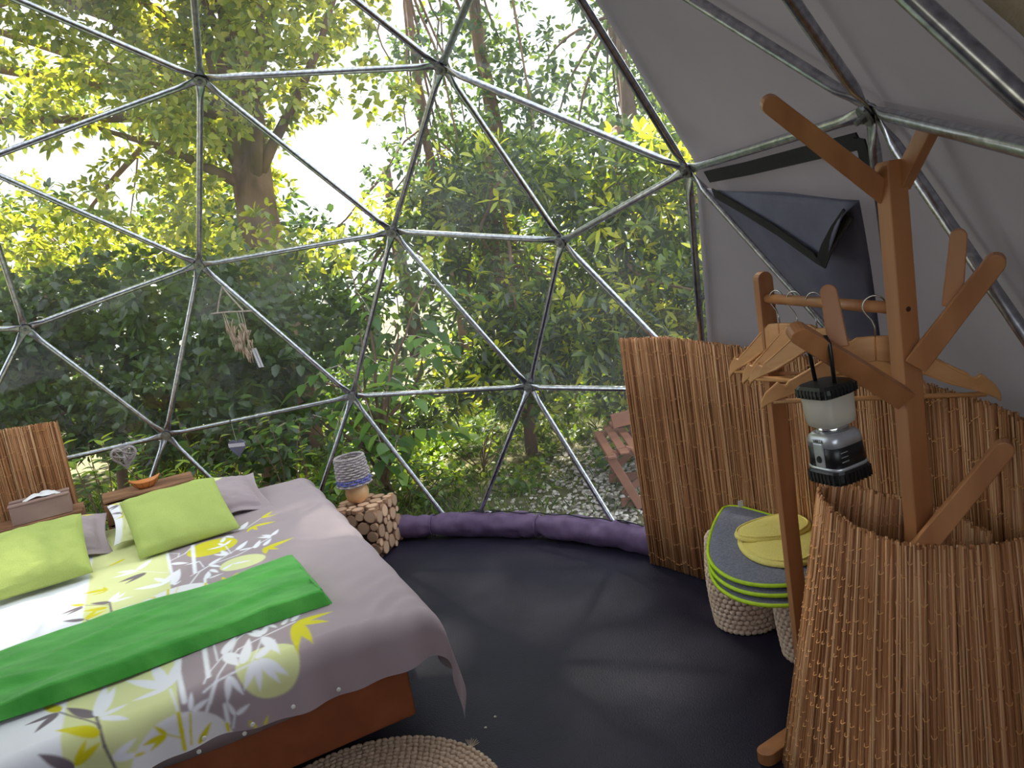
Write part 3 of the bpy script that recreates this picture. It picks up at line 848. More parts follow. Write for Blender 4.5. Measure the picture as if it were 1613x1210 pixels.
for args in ((U0, U1, V0, V0 + .008, Z0, Z1 - .008), (U0, U1, V1 - .008, V1, Z0, Z1 - .008), (U0, U0 + .008, V0 + .008, V1 - .008, Z0, Z1 - .008), (U1 - .008, U1, V0 + .008, V1 - .008, Z0, Z1 - .008)):
    mb = MB(); bbox_uv(mb, *args); put_tb(mb, 'side_panel', 'paintedwood', bevel=.0015, seg=1)
for args in ((U0 - .003, U1 + .003, V0 - .003, V0 + .045), (U0 - .003, U1 + .003, V1 - .045, V1 + .003)):
    mb = MB(); bbox_uv(mb, *args, Z1 - .008, Z1); put_tb(mb, 'lid_board', 'paintedwood', bevel=.0015, seg=1)
P = []
for i in range(16):
    row = []
    for j in range(10):
        s, t = i / 15 - .5, j / 9 - .5
        hgt = .045 * max(0, 1 - (abs(s) * 2) ** 2) * (.6 + .6 * noise.noise(Vector((s * 5, t * 5, 1)))) * (1 - abs(t) * 1.2)
        row.append(bp(1.02 + s * .16, 2.12 + t * .055 + .012 * math.sin(s * 14), Z1 - .004 + max(hgt, -.003)))
    P.append(row)
mb = MB(); mb.grid(P); put_tb(mb, 'tissue', 'tissue', smooth=True)

# ------------------------------------------------------------------ log-slice side table
TO = Vector((.41, 2.175, 0)); tx = Vector((.957, -.29, 0)).normalized() if False else Vector((.95, -.31, 0)).normalized(); ty = Vector((.31, .95, 0)).normalized()
HS = .135; TH_ = .27
table = thing('log_slice_table', 'cube side table clad in round log slices beside the bed', 'side table', TO)
TOz = Vector((.41, 2.19, 0)); table.location = TOz
def tl(x, y, z): return tx * x + ty * y + Vector((0, 0, z))
mb = MB(); vs = [tl(x * (HS - .012), y * (HS - .012), z) for x in (-1, 1) for y in (-1, 1) for z in (.004, TH_ - .012)]
mb.add(vs, [(0, 1, 3, 2), (4, 6, 7, 5), (0, 4, 5, 1), (2, 3, 7, 6), (0, 2, 6, 4), (1, 5, 7, 3)]); mb.build('body', 'boxbody', table)
slice_meshes = []
for k in range(5):
    rr = random.Random(k); n = 16; poly = []
    for j in range(n):
        a = 2 * PI * j / n; poly.append((math.cos(a) * (1 + rr.uniform(-.07, .07)), math.sin(a) * (1 + rr.uniform(-.07, .07))))
    mb = MB()
    mb.add([(x, y, -.5) for x, y in poly] + [(x, y, .42) for x, y in poly] + [(x * .88, y * .88, .5) for x, y in poly],
           [(i, (i + 1) % n, n + (i + 1) % n, n + i) for i in range(n)] + [(n + i, n + (i + 1) % n, 2 * n + (i + 1) % n, 2 * n + i) for i in range(n)] + [tuple(range(2 * n, 3 * n))])
    me = mb.mesh('wood_slice', 'endgrain')
    me.materials.append(MT['bark'])
    for p in me.polygons: p.material_index = 1 if p.index < 2 * n else 0
    slice_meshes.append(me)
def cover_face(o, ex, ey, ez, w, h, rmin=.014, rmax=.034):
    done = []
    rr = random.Random(int(abs(o.x * 1e4 + o.y * 1e3 + o.z * 1e3)))
    for tr in range(2600):
        r0 = rmax - (rmax - rmin) * tr / 2600
        x = rr.uniform(-w / 2 + r0 * .8, w / 2 - r0 * .8); y = rr.uniform(-h / 2 + r0 * .8, h / 2 - r0 * .8)
        if any((x - a) ** 2 + (y - b) ** 2 < (r0 + c) ** 2 * .93 for a, b, c in done): continue
        done.append((x, y, r0))
    for x, y, r in done:
        ob = link('wood_slice', rr.choice(slice_meshes), table)
        a = rr.uniform(0, 2 * PI); M = Matrix.Identity(4); p = o + ex * x + ey * y
        X = ex * math.cos(a) + ey * math.sin(a); Y = -ex * math.sin(a) + ey * math.cos(a); tt = rr.uniform(.018, .026)
        for i in range(3): M[i][0] = X[i] * r; M[i][1] = Y[i] * r; M[i][2] = ez[i] * tt; M[i][3] = p[i]
        ob.matrix_local = M
Zu = Vector((0, 0, 1))
cover_face(tl(0, -HS + .008, TH_ / 2), tx, Zu, -ty, .27, .26)
cover_face(tl(HS - .008, 0, TH_ / 2), ty, Zu, tx, .27, .26)
cover_face(tl(0, 0, TH_ - .008), tx, ty, Zu, .27, .27)
cover_face(tl(-HS + .008, 0, TH_ / 2), -ty, Zu, -tx, .27, .26)

# ------------------------------------------------------------------ wicker lamp
lamp = thing('table_lamp', 'small lamp with round wooden base and grey wicker shade, blue at the rim', 'lamp', Vector((.395, 2.20, TH_ + .004)))
mb = MB(); mb.lathe([(.034, 0), (.048, .012), (.060, .036), (.063, .056), (.057, .080), (.042, .098), (.024, .105)], 28); mb.build('lamp_base', 'lampwood', lamp, smooth=True)
mb = MB(); mb.lathe([(.008, .10), (.008, .135)], 10); mb.build('lamp_stem', 'silver', lamp)
shade = link('lamp_shade', None, lamp); shade.location = (-.003, 0, .098); shade.rotation_euler = (0, math.radians(-1.5), 0)
NS = 22
def shr(z): return .088 - (.088 - .076) * z / .145
for k in range(NS):
    a = 2 * PI * k / NS
    mb = MB(); mb.tube([(shr(z) * math.cos(a), shr(z) * math.sin(a), z) for z in (0, .05, .1, .146)], .0028, 6); mb.build('stake', 'wicker', shade)
for r in range(11):
    z = .006 + r * .0132; pts = []
    for j in range(NS * 4):
        a = 2 * PI * j / (NS * 4); off = .0042 * math.cos(NS / 2 * a * 2 / 2 + r * PI) if False else .0042 * math.cos(NS * a / 2 + r * PI)
        pts.append(((shr(z) + off) * math.cos(a), (shr(z) + off) * math.sin(a), z + .0012 * math.sin(5 * a + r)))
    mb = MB(); mb.tube(pts, .0058, 6, closed=True); mb.build('weave_row', 'bluewicker' if r in (1, 2) else 'wicker', shade, smooth=True)
for ph in (0, PI):
    pts = []
    for j in range(NS * 4):
        a = 2 * PI * j / (NS * 4); pts.append(((shr(.15) + .004 * math.cos(NS * a + ph)) * math.cos(a), (shr(.15) + .004 * math.cos(NS * a + ph)) * math.sin(a), .150 + .004 * math.sin(NS * a + ph)))
    mb = MB(); mb.tube(pts, .0045, 6, closed=True); mb.build('rim_braid', 'wicker', shade, smooth=True)

# ------------------------------------------------------------------ rolled purple curtain along the dome edge
tube = thing('rolled_curtain', 'purple curtain rolled up and tied along the base of the clear film', 'curtain')
rings = []; NSEG = 150; ties = [.12, .40, .62, .90]
a0, a1 = math.radians(99), math.radians(30)
for i in range(NSEG + 1):
    t = i / NSEG; a = a0 + (a1 - a0) * t
    pin = min(abs(t - q) for q in ties); sq = 1 - .22 * math.exp(-(pin / .012) ** 2)
    er = Vector((math.cos(a), math.sin(a), 0)); et = Vector((-math.sin(a), math.cos(a), 0))
    c = er * 2.366; ring = []
    for j in range(22):
        b = 2 * PI * j / 22
        nz = noise.noise(Vector((t * 26, math.cos(b) * 1.6, math.sin(b) * 1.6))) * .012 + noise.noise(Vector((t * 90, math.cos(b) * 1.5 + 7, math.sin(b) * 1.5))) * .011 * (1 if t > .45 else .6)
        r = (.062 + nz) * sq
        if math.cos(b) < 0 and t > .84: r = min(r, .066)
        ring.append(c + er * (r * math.cos(b)) + Vector((0, 0, max(.002, .064 + r * 1.05 * math.sin(b)))))
    rings.append(ring)
mb = MB(); mb.rings(rings); mb.build('roll', 'purple', tube, smooth=True)
for q in ties:
    a = a0 + (a1 - a0) * q; er = Vector((math.cos(a), math.sin(a), 0))
    mb = MB(); mb.tube([er * (2.366 + .056 * math.cos(b)) + Vector((0, 0, max(.005, .064 + .058 * math.sin(b)))) for b in [2 * PI * j / 20 for j in range(20)]], .0045, 6, closed=True); mb.build('tie', 'purple', tube)
# dark cord with bow and care tag
cord = []
for i in range(40):
    t = .47 + .37 * i / 39; a = a0 + (a1 - a0) * t
    cord.append((2.36 * math.cos(a), 2.36 * math.sin(a), .134 + .004 * math.sin(i * .9)))
mb = MB(); mb.tube(cord, .0028, 6); mb.build('cord', 'black', tube)
for q in (.50, .535, .80):
    a = a0 + (a1 - a0) * q; er = Vector((math.cos(a), math.sin(a), 0)); et = Vector((-math.sin(a), math.cos(a), 0))
    mb = MB(); mb.tube([er * 2.355 + et * (.03 * math.cos(b)) + Vector((0, 0, .142 + .012 * math.sin(b))) - er * (.02 * math.sin(b)) for b in [2 * PI * j / 14 for j in range(14)]], .003, 6, closed=True); mb.build('bow', 'black', tube)
a = a0 + (a1 - a0) * .525; er = Vector((math.cos(a), math.sin(a), 0)); et = Vector((-math.sin(a), math.cos(a), 0))
mb = MB(); mb.grid([[er * 2.345 + et * x + Vector((0, 0, .142 + .012 * (1 - abs(x) / .02) * y)) - er * (.02 * y) for y in (0, .5, 1)] for x in (-.016, 0, .016)]); tag(mb.build('care_tag', 'tissue', tube, solid=.001), 'white care tag')

# ------------------------------------------------------------------ reed screens
REED_C = [srgb(162, 110, 70), srgb(182, 130, 88), srgb(202, 152, 108), srgb(134, 86, 52), srgb(172, 119, 79), srgb(214, 170, 128)]
def reed(mb, b, t, r, rr, sides=4, segs=5, wob=.002):
    b = Vector(b); t = Vector(t); pts = []
    ph = rr.uniform(0, 6.28)
    ax = (t - b).normalized(); sx = ax.cross(Vector((0.3, 1, 0))).normalized()
    for i in range(segs + 1):
        q = i / segs; pts.append(b.lerp(t, q) + sx * (wob * math.sin(q * 7 + ph)))
    c = rr.choice(REED_C); k = rr.uniform(.8, 1.12); col = (c[0] * k, c[1] * k, c[2] * k, 1)
    mb.tube(pts, [r * rr.uniform(.8, 1.1) for _ in pts], sides, col=col)
def curve_len(P):
    L = [0.0]
    for a, b in zip(P[:-1], P[1:]): L.append(L[-1] + (b - a).length)
    return L
def at_len(P, L, s):
    s = max(0, min(L[-1], s))
    for i in range(len(L) - 1):
        if s <= L[i + 1] + 1e-9:
            q = (s - L[i]) / max(1e-9, L[i + 1] - L[i]); return P[i].lerp(P[i + 1], q), (P[i + 1] - P[i]).normalized()
    return P[-1], (P[-1] - P[-2]).normalized()
def arc_screen(label, r, a0, a1, ztop, seed, rows, spacing=.0034):
    rr = random.Random(seed)
    t = thing('reed_screen', label, 'reed screen', group='reed screens')
    n = int(abs(a1 - a0) * r / spacing); mb = MB()
    for i in range(n):
        q = i / (n - 1); a = a0 + (a1 - a0) * q
        for lay, dr in ((0, 0), (1, .0045), (2, .009)):
            aj = a + rr.uniform(-.5, .5) * spacing / r; R2 = r + dr + rr.uniform(-.0012, .0012)
            lean = rr.uniform(-.01, .01)
            zt = ztop(q) + rr.uniform(-.008, .006); zb = .004 + rr.uniform(0, .006)
            reed(mb, (R2 * math.cos(aj), R2 * math.sin(aj), zb), (R2 * math.cos(aj + lean / r), R2 * math.sin(aj + lean / r), zt), rr.uniform(.0019, .0032), rr, 4, 4, .002)
    tag(mb.build('reeds', 'reed', t, smooth=True), kind='stuff')
    mb = MB(); nb = int(abs(a1 - a0) * r / .013)
    for k in range(rows):
        for i in range(nb):
            q = (i + .5) / nb; a = a0 + (a1 - a0) * q; z = .05 + .0905 * k + .010 * math.sin(i * .9) + rr.uniform(-.004, .004)
            if z > ztop(q) - .01: continue
            d = .0058 / r; R2 = r - .0052
            mb.tube([(R2 * math.cos(a - d), R2 * math.sin(a - d), z + .003), ((R2 - .0016) * math.cos(a), (R2 - .0016) * math.sin(a), z - .001), (R2 * math.cos(a + d), R2 * math.sin(a + d), z + .003)], .0012, 3, cap=False)
    tag(mb.build('stitching', 'thread', t), kind='stuff')
    return t
def zt_right(q):
    an = 38.8 - q * 57.30
    pts = [(38.8, 1.011), (32.5, 1.018), (26.8, 1.002), (21.7, 0.992), (10, .982), (-3.2, 0.987), (-8.0, 0.997), (-18.5, 1.02)]
    for (x0, y0), (x1, y1) in zip(pts[:-1], pts[1:]):
        if x1 <= an <= x0: return y0 + (y1 - y0) * (x0 - an) / (x0 - x1)
    return 1.0
arc_screen('tall reed screen curving round the tent wall behind the coat rack', 2.272, math.radians(38.8), math.radians(-18.5), zt_right, 3, 11)
arc_screen('reed screen standing behind the tissue box at the bed head', 2.27, math.radians(115.4), math.radians(146), lambda q: .975 + .035 * math.sin(min(1, q * 1.6) * PI / 2), 4, 11)

# near screen: folded round the foot of the coat rack, in sewn bundles
rim = [(2.24, -.52), (2.20, -.52), (2.14, -.51), (2.06, -.485), (2.00, -.44), (1.965, -.36), (1.955, -.27), (1.96, -.17), (1.985, -.09), (2.01, -.075), (2.06, -.14), (2.11, -.25), (2.15, -.36), (2.16, -.47)]
rim_z = [.79, .782, .776, .775, .776, .778, .780, .783, .785, .786, .786, .785, .782, .778]
base = [(2.24, -.60), (2.18, -.60), (2.10, -.585), (2.00, -.55), (1.92, -.48), (1.865, -.38), (1.835, -.27), (1.825, -.14), (1.845, -.01), (1.90, .03), (2.00, -.06), (2.08, -.2), (2.13, -.34), (2.15, -.46)]
def chaikin(P, k=2):
    for _ in range(k):
        Q = [P[0]]
        for a, b in zip(P[:-1], P[1:]): Q += [a.lerp(b, .25), a.lerp(b, .75)]
        P = Q + [P[-1]]
    return P
RT = chaikin([Vector((x, y, z)) for (x, y), z in zip(rim, rim_z)]); RB = chaikin([Vector((x, y, .03)) for x, y in base])
LT, LB = curve_len(RT), curve_len(RB)
scr = thing('reed_screen', 'near reed screen folded round the foot of the coat rack, sewn in thick bundles', 'reed screen', group='reed screens')
NB = 96; rr = random.Random(9)
ctr = Vector((2.05, -.3, 0)); st_mb = MB()
for i in range(NB):
    mb = MB()
    for j in range(13):
        q = (i + .5 + (j % 5 - 2) * .165 + rr.uniform(-.04, .04)) / NB; q = max(0, min(1, q))
        pt, dt = at_len(RT, LT, q * LT[-1]); pb, db = at_len(RB, LB, q * LB[-1])
        nt = Vector((dt.y, -dt.x, 0)).normalized(); nb_ = Vector((db.y, -db.x, 0)).normalized()
        lay = 1 if j < 5 else (-1 if j < 10 else 0)
        bulge = -.0045 * math.cos((j % 5 - 2) * .6)
        reed(mb, pb + nb_ * (.0022 * lay + bulge) + Vector((0, 0, rr.uniform(-.012, .012))), pt + nt * (.0022 * lay + bulge) + Vector((0, 0, rr.uniform(-.006, .007))), rr.uniform(.0021, .0033), rr, 5, 6, .0016)
    mb.build('reed_bundle', 'reed', scr, smooth=True)
    for k in range(9):
        q = (i + .5) / NB; h = .07 + .105 * k + .012 * math.sin(i * .7) + rr.uniform(-.004, .004) + (.035 if i % 2 else 0)
        if h > .97: continue
        def sp(qq, o):
            pt, dt = at_len(RT, LT, qq * LT[-1]); pb, db = at_len(RB, LB, qq * LB[-1]); n_ = Vector((dt.y, -dt.x, 0)).normalized()
            return pb.lerp(pt, h) + n_ * o
        for o1, o2 in ((-.0065, -.0112), (.0035, .0065)):
            st_mb.tube([sp(q - .46 / NB, o1) + Vector((0, 0, .004)), sp(q - .2 / NB, o2), sp(q + .2 / NB, o2) - Vector((0, 0, .001)), sp(q + .46 / NB, o1) + Vector((0, 0, .004))], .0011, 4, cap=False)
tag(st_mb.build('stitching', 'thread', scr), kind='stuff')

# ------------------------------------------------------------------ bamboo coat rack
PX2 = Vector((2.062, -.395, 0)); PX1 = Vector((1.978, .143, 0)); RODZ = 1.232
rack = thing('coat_rack', 'bamboo coat rack with branching tall post, short post and hanging rod', 'coat rack', PX2)
def rk(mb, name, mat='bamboo', **k):
    mb.v = [tuple(Vector(p) - PX2) for p in mb.v]; return mb.build(name, mat, rack, **k)
def arm(a, b, w=.034, t=.022, up=(0, 1, 0), w2=None, name='branch', round_end=True):
    """bar from a (root) to b (rounded tip)"""
    a = Vector(a); b = Vector(b); z = (b - a); L = z.length; z.normalize()
    x = z.cross(Vector(up)).normalized(); y = x.cross(z)
    w2 = w2 or w
    poly = [(-w / 2, 0), (w / 2, 0)]
    for k in range(9):
        an = PI * k / 8; poly.append((w2 / 2 * math.cos(an), L - w2 / 2 + w2 / 2 * math.sin(an)))
    mb = MB(); mb.prism(poly, a, x, z, y, t)
    return rk(mb, name, bevel=.002, seg=2)
dirr = (PX1 - PX2).normalized(); perp = Vector((dirr.y, -dirr.x, 0))
def post(P, h, name):
    w = .040; t = .040
    poly = [(-w / 2, 0), (w / 2, 0), (w / 2, h - .006), (w / 2 - .006, h), (-w / 2 + .006, h), (-w / 2, h - .006)]
    mb = MB(); mb.prism(poly, P, perp, Vector((0, 0, 1)), dirr, t); return rk(mb, name, bevel=.002, seg=2)
post(PX2, 1.512, 'tall_post')
mb = MB(); hp = 1.302; w = .042
poly = [(-w / 2, 0), (w / 2, 0)] + [(w / 2 * math.cos(PI * k / 8), hp - w / 2 + w / 2 * math.sin(PI * k / 8)) for k in range(9)]
mb.prism(poly, PX1, perp, Vector((0, 0, 1)), dirr, .028); rk(mb, 'short_post', bevel=.002)
mb = MB(); mb.tube([PX1 + Vector((0, 0, RODZ)), PX2 + Vector((0, 0, RODZ))], .0125, 16); rk(mb, 'rod', smooth=True)
toc = (CAM_P - PX2); toc.z = 0; toc.normalize()
A1 = arm((2.055, -.385, 1.452), (1.825, -.432, 1.655), .040, .024, toc, .034)
A2 = arm((2.078, -.395, 1.465), (2.104, -.470, 1.562), .036, .022, (-.9, -.3, .2), .034)
A3 = arm((2.066, -.425, 1.125), (2.172, -.538, 1.32), .042, .024, toc, .034)
A4 = arm((2.045, -.41, 1.058), (1.785, -.567, 1.255), .042, .024, toc, .034)
A5 = arm((2.03, -.447, .755), (2.162, -.546, .985), .040, .024, toc, .034)
arm((2.122, -.462, 1.232), (2.136, -.478, 1.372), .034, .018, toc, .028, 'twig_peg')
arm((1.905, -.465, 1.19), (1.905, -.440, 1.306), .036, .018, toc, .030, 'twig_peg')
for P, dirv in (((2.062, -.395, RODZ), toc), ((2.128, -.475, 1.30), toc), ((1.985, -.412, 1.512), toc)):
    pass
q = (-dirr).to_track_quat('Z', 'Y').to_matrix()
mb = MB(); mb.lathe([(.0055, 0), (.005, .0012)], 12, M=q, c=PX2 - dirr * .0195 + Vector((0, 0, RODZ))); rk(mb, 'screw_plug', 'knot')
for P in (PX1, PX2):
    arm(P + Vector((.05 if P is PX1 else .10, .02, .018)), P + Vector((-.185 if P is PX1 else -.16, -.125 if P is PX1 else -.075, .018)), .05, .034, (0, 0, 1), .05, 'foot_bar')
mb = MB(); mb.bar(PX2 + Vector((0, 0, .08)), PX1 + Vector((0, 0, .08)), .02, .05); rk(mb, 'stretcher', bevel=.002)

# ------------------------------------------------------------------ coat hangers
def make_hanger(label):
    t = thing('coat_hanger', label, 'hanger', group='wooden coat hangers on the rack')
    # local: x along shoulders, y thickness, z up; hook top at z = 0 (inside of the hook on the rod)
    for s in (-1, 1):
        pts = [(0, -.095, .026), (.035, -.098, .028), (.075, -.122, .026), (.13, -.155, .021), (.19, -.180, .018), (.222, -.200, .014), (.232, -.215, .008)]
        up = [(x, z + h) for x, z, h in pts]; dn = [(x, z - h) for x, z, h in pts]
        # small strap notch near the end of each shoulder
        up = up[:4] + [(.172, -.159), (.178, -.168), (.188, -.166), (.194, -.160)] + up[5:]
        poly = up + dn[::-1]
        poly = [(s * x, z) for x, z in poly]
        if s < 0: poly = poly[::-1]
        n = len(poly); mb = MB()
        yoff = lambda x: -.030 * (abs(x) / .23) ** 1.6
        vs = [(x, yoff(x) - .006, z) for x, z in poly] + [(x, yoff(x) + .006, z) for x, z in poly]
        mb.add(vs, [tuple(range(n)), tuple(reversed(range(n, 2 * n)))] + [((i + 1) % n, i, n + i, n + (i + 1) % n) for i in range(n)])
        mb.build('shoulder', 'hangerwood', t, bevel=.003, seg=2)
    mb = MB(); mb.tube([(-.205, -.024, -.205), (.205, -.024, -.205)], .0052, 10); mb.build('trouser_bar', 'hangerwood', t, smooth=True)
    pts = [(0, 0, -.075), (0, 0, -.055)] + [(.021 * math.sin(a) - .0, 0, .0 - .021 + .0 + .021 * -math.cos(a) + .0105) for a in [math.radians(d) for d in range(20, 275, 17)]]
    # hook: up the stem, then round the rod
    hook = [(0, 0, -.075), (0, 0, -.05), (.006, 0, -.036)]
    for d in range(-35, 200, 15):
        an = math.radians(d); hook.append((.022 * math.cos(an), 0, -.008 + .022 * math.sin(an)))
    mb = MB(); mb.tube(hook, .0017, 8); mb.build('hook', 'wire', t, smooth=True)
    return t
def copy_thing(o, label):
    c = o.copy(); COL.objects.link(c); c['label'] = label
    for ch in [x for x in bpy.data.objects if x.parent == o]:
        d = ch.copy(); COL.objects.link(d); d.parent = c
    return c
labels = ['wooden hanger nearest the short post, pale in colour', 'second wooden hanger along from the short post', 'third wooden hanger from the short post, under the branch peg', 'wooden hanger nearest the tall post, seen broadside on']
h0 = make_hanger(labels[0])
hs_ = [h0] + [copy_thing(h0, l) for l in labels[1:]]
rod_len = (PX2 - PX1).length
for h, s, yaw, roll in zip(hs_, (.06, .145, .235, .46), (118, 121, 124, 160), (2, 4, 0, -3)):
    p = PX1 + (PX2 - PX1).normalized() * s + Vector((0, 0, RODZ + .0085))
    h.location = p; h.rotation_euler = (0, math.radians(roll), math.radians(yaw))

# ------------------------------------------------------------------ lantern on the branch
LB_ = Vector((1.862, -.524, .960))
lan = thing('camping_lantern', 'black and silver camping lantern with frosted globe hanging from rack branch', 'lantern', LB_)
lan.rotation_euler = (math.radians(-2), math.radians(-3), math.radians(22)); lan.scale = (.88, .88, 1.07)
mb = MB(); mb.lathe([(.040, 0), (.047, .003), (.049, .008), (.049, .022), (.047, .026)], 32, sq=4.5); mb.build('bottom_cap', 'blackplastic', lan, smooth=False)
for k in range(32):
    a = 2 * PI * k / 32; ca, sa = math.cos(a), math.sin(a); kk = 1 / (abs(ca) ** 4.5 + abs(sa) ** 4.5) ** (1 / 4.5)
    mb = MB(); mb.bar((.049 * ca * kk, .049 * sa * kk, .003), (.049 * ca * kk, .049 * sa * kk, .022), .004, .003); mb.build('grip_rib', 'blackplastic', lan)
mb = MB(); mb.lathe([(.0465, .026), (.0475, .029), (.0465, .032)], 32, sq=4.5); mb.build('lower_band', 'silver', lan, smooth=True)
mb = MB(); mb.lathe([(.0455, .032), (.044, .05), (.0435, .066)], 32, sq=4.5); mb.build('body', 'blackplastic', lan, smooth=True)
mb = MB(); mb.lathe([(.044, .066), (.043, .078), (.040, .084), (.034, .088), (.030, .088)], 32, sq=4.5); mb.build('collar', 'silver', lan, smooth=True)
mb = MB(); mb.lathe([(.032, .088), (.032, .098)], 32); mb.build('chrome_ring', 'chrome', lan, smooth=True)
mb = MB(); mb.lathe([(.033, .098), (.038, .101), (.040, .108), (.042, .15)], 32, sq=4.5); mb.build('globe', 'frosted', lan, smooth=True)
mb = MB(); mb.lathe([(.012, .10), (.012, .146)], 16); mb.build('bulb_tube', 'frosted', lan, smooth=True)
cap = None
mb = MB(); mb.lathe([(.043, .15), (.047, .152), (.048, .158), (.047, .166), (.042, .171), (.02, .172)], 32, sq=4.5); cap = mb.build('top_cap', 'blackplastic', lan, smooth=False)
for k in range(32):
    a = 2 * PI * k / 32; ca, sa = math.cos(a), math.sin(a); kk = 1 / (abs(ca) ** 4.5 + abs(sa) ** 4.5) ** (1 / 4.5)
    mb = MB(); mb.bar((.0475 * ca * kk, .0475 * sa * kk, .152), (.0475 * ca * kk, .0475 * sa * kk, .166), .004, .003); mb.build('grip_rib', 'blackplastic', cap)
mb = MB(); mb.tube([(0, -.026, .168), (0, -.030, .238), (0, -.024, .248), (0, .024, .248), (0, .030, .238), (0, .026, .168)], .0042, 10); mb.build('handle', 'blackplastic', lan, smooth=True)
# control plate on one face with button, lettering and vents on the next
pl = None
mb = MB(); mb.box((-.0445, 0, .052), (.004, .026, .044)); pl = mb.build('switch_plate', 'silver', lan, bevel=.0015)
mb = MB(); mb.lathe([(.0065, 0), (.0055, .003)], 14, M=Vector((-1, 0, 0)).to_track_quat('Z', 'Y').to_matrix(), c=(-.0465, 0, .046)); mb.build('button', 'blackplastic', pl)
tcu = bpy.data.curves.new('maker_lettering', 'FONT'); tcu.body = 'VARTA'; tcu.size = .009; tcu.align_x = 'CENTER'; tcu.extrude = .0002
tcu.materials.append(MT['blackplastic'])
tob = bpy.data.objects.new('lettering', tcu); COL.objects.link(tob)
dg = bpy.context.evaluated_depsgraph_get(); tme = bpy.data.meshes.new_from_object(tob.evaluated_get(dg)); bpy.data.objects.remove(tob)
lt = link('lettering', tme, lan)
M = Matrix(((0, 0, -1, -.0438), (-1, 0, 0, 0), (0, 1, 0, .0745), (0, 0, 0, 1)))
lt.matrix_local = M
for k in range(3):
    mb = MB(); mb.box((-.022, -.0452, .042 + k * .008), (.018, .0014, .0012)); mb.build('vent_slot', 'silver', lan)

# ------------------------------------------------------------------ braided stools, pads, yellow cloth
def stool_mesh():
    mb = MB(); rows = 17; H = .33
    for r in range(rows):
        z = .012 + r * (H - .02) / (rows - 1); R = .112 + .012 * math.sin(PI * r / (rows - 1)); n = 34
        for j in range(n):
            a = 2 * PI * (j + .5 * (r % 2)) / n
            M = Matrix.Rotation(a + PI / 2, 3, 'Z') @ Matrix.Rotation(.35 if r % 2 else -.35, 3, 'Y')
            mb.ellipsoid((R * math.cos(a), R * math.sin(a), z), (.0145, .008, .0115), M, 6, 4)
    return mb.mesh('braid', 'seagrass', True)
me = stool_mesh()
core = MB().lathe([(.112, .006), (.122, .16), (.112, .33)], 28).mesh('core', 'boxbody', True)
topm = MB()
for r in range(6):
    R = .008 + r * .0195; n = max(4, int(R * 2 * PI / .026))
    for j in range(n):
        a = 2 * PI * j / n + r; topm.ellipsoid((R * math.cos(a), R * math.sin(a), .333), (.015, .010, .008), Matrix.Rotation(a + PI / 2, 3, 'Z'), 6, 4)
topm = topm.mesh('top_braid', 'seagrass', True)
for (x, y), lab in (((2.005, .80), 'braided seagrass stool on the left under the grey seat pads'), ((2.155, .52), 'braided seagrass stool on the right, half hidden by the near reed screen')):
    t = thing('woven_stool', lab, 'stool', (x, y, 0), group='braided stools under the pads')
    tag(link('braid', me, t), kind='stuff'); link('core', core, t); tag(link('top_braid', topm, t), kind='stuff')
pad_poly = [(2.025, .975), (2.14, .76), (2.20, .64), (2.235, .50), (2.215, .37), (2.14, .27), (2.03, .225), (1.93, .245), (1.86, .305), (1.825, .40), (1.825, .51), (1.855, .62), (1.90, .74), (1.955, .86)]
def smooth_loop(P, k=2):
    P = [Vector((x, y, 0)) for x, y in P]
    for _ in range(k):
        Q = []
        for i in range(len(P)):
            a, b = P[i], P[(i + 1) % len(P)]; Q += [a.lerp(b, .25), a.lerp(b, .75)]
        P = Q
    return P
PL = smooth_loop(pad_poly[1:] + [(2.02, .955), (2.03, .97)] if False else pad_poly)
pc = Vector((2.03, .57, 0))
for k, lab in enumerate(('bottom grey seat pad with lime edging in the stack on the stools', 'middle grey seat pad with lime edging in the stack on the stools', 'top grey seat pad with lime edging, lying under the yellow cloth')):
    z = .340 + k * .021
    off = Vector((-.004 * (2 - k), -.020 * (2 - k), z))
    t = thing('seat_pad', lab, 'seat pad', pc + off, group='grey seat pads on the stools')
    rings = []
    for sc, dz in ((.0, .016), (.35, .017), (.7, .0165), (.93, .0145), (.985, .010), (.985, .006), (.93, .001), (.5, 0), (.0, 0)):
        rings.append([(p - pc) * max(sc, .01) + Vector((0, 0, dz)) for p in PL])
    mb = MB(); mb.rings(rings); mb.build('quilted_cover', 'pad', t, smooth=True)
    mb = MB(); mb.tube([(p - pc) * .99 + Vector((0, 0, .009)) for p in PL], .0062, 8, closed=True); mb.build('lime_edging', 'lime', t, smooth=True)
    if k == 2:
        tip = PL[0] - pc
        mb = MB(); mb.box((tip.x - .012, tip.y + .006, .022), (.018, .004, .03)); tag(mb.build('label_tab', 'tissue', t), 'white label tab')
# folded yellow cloth: two domed layers with a rolled hem
yc = Vector((2.035, .48, .401))
cl = thing('folded_cloth', 'yellow terry cloth folded on the top grey pad', 'cloth', yc)
def cloth_layer(poly, z0, h, name, seed):
    P = smooth_loop(poly, 2); c = sum(P, Vector((0, 0, 0))) / len(P); rings = []
    for sc, dz in ((1.0, 0), (1.01, .008), (.985, .017), (.92, .024), (.75, .030), (.5, .034), (.25, .036), (.02, .037)):
        rings.append([c + (p - c) * sc - Vector((yc.x, yc.y, 0)) + Vector((0, 0, z0 + dz * h / .037 + .004 * noise.noise(p * 9 + Vector((sc * 3, 0, seed))) * (1 if dz > .02 else 0))) for p in P])
    mb = MB(); mb.rings(rings[::-1] if False else rings); mb.build(name, 'yellow', cl, smooth=True)
    mb = MB(); mb.tube([c + (p - c) * .93 - Vector((yc.x, yc.y, 0)) + Vector((0, 0, z0 + h * .66)) for p in P], .0035, 6, closed=True); mb.build('hem', 'yellow', cl, smooth=True)
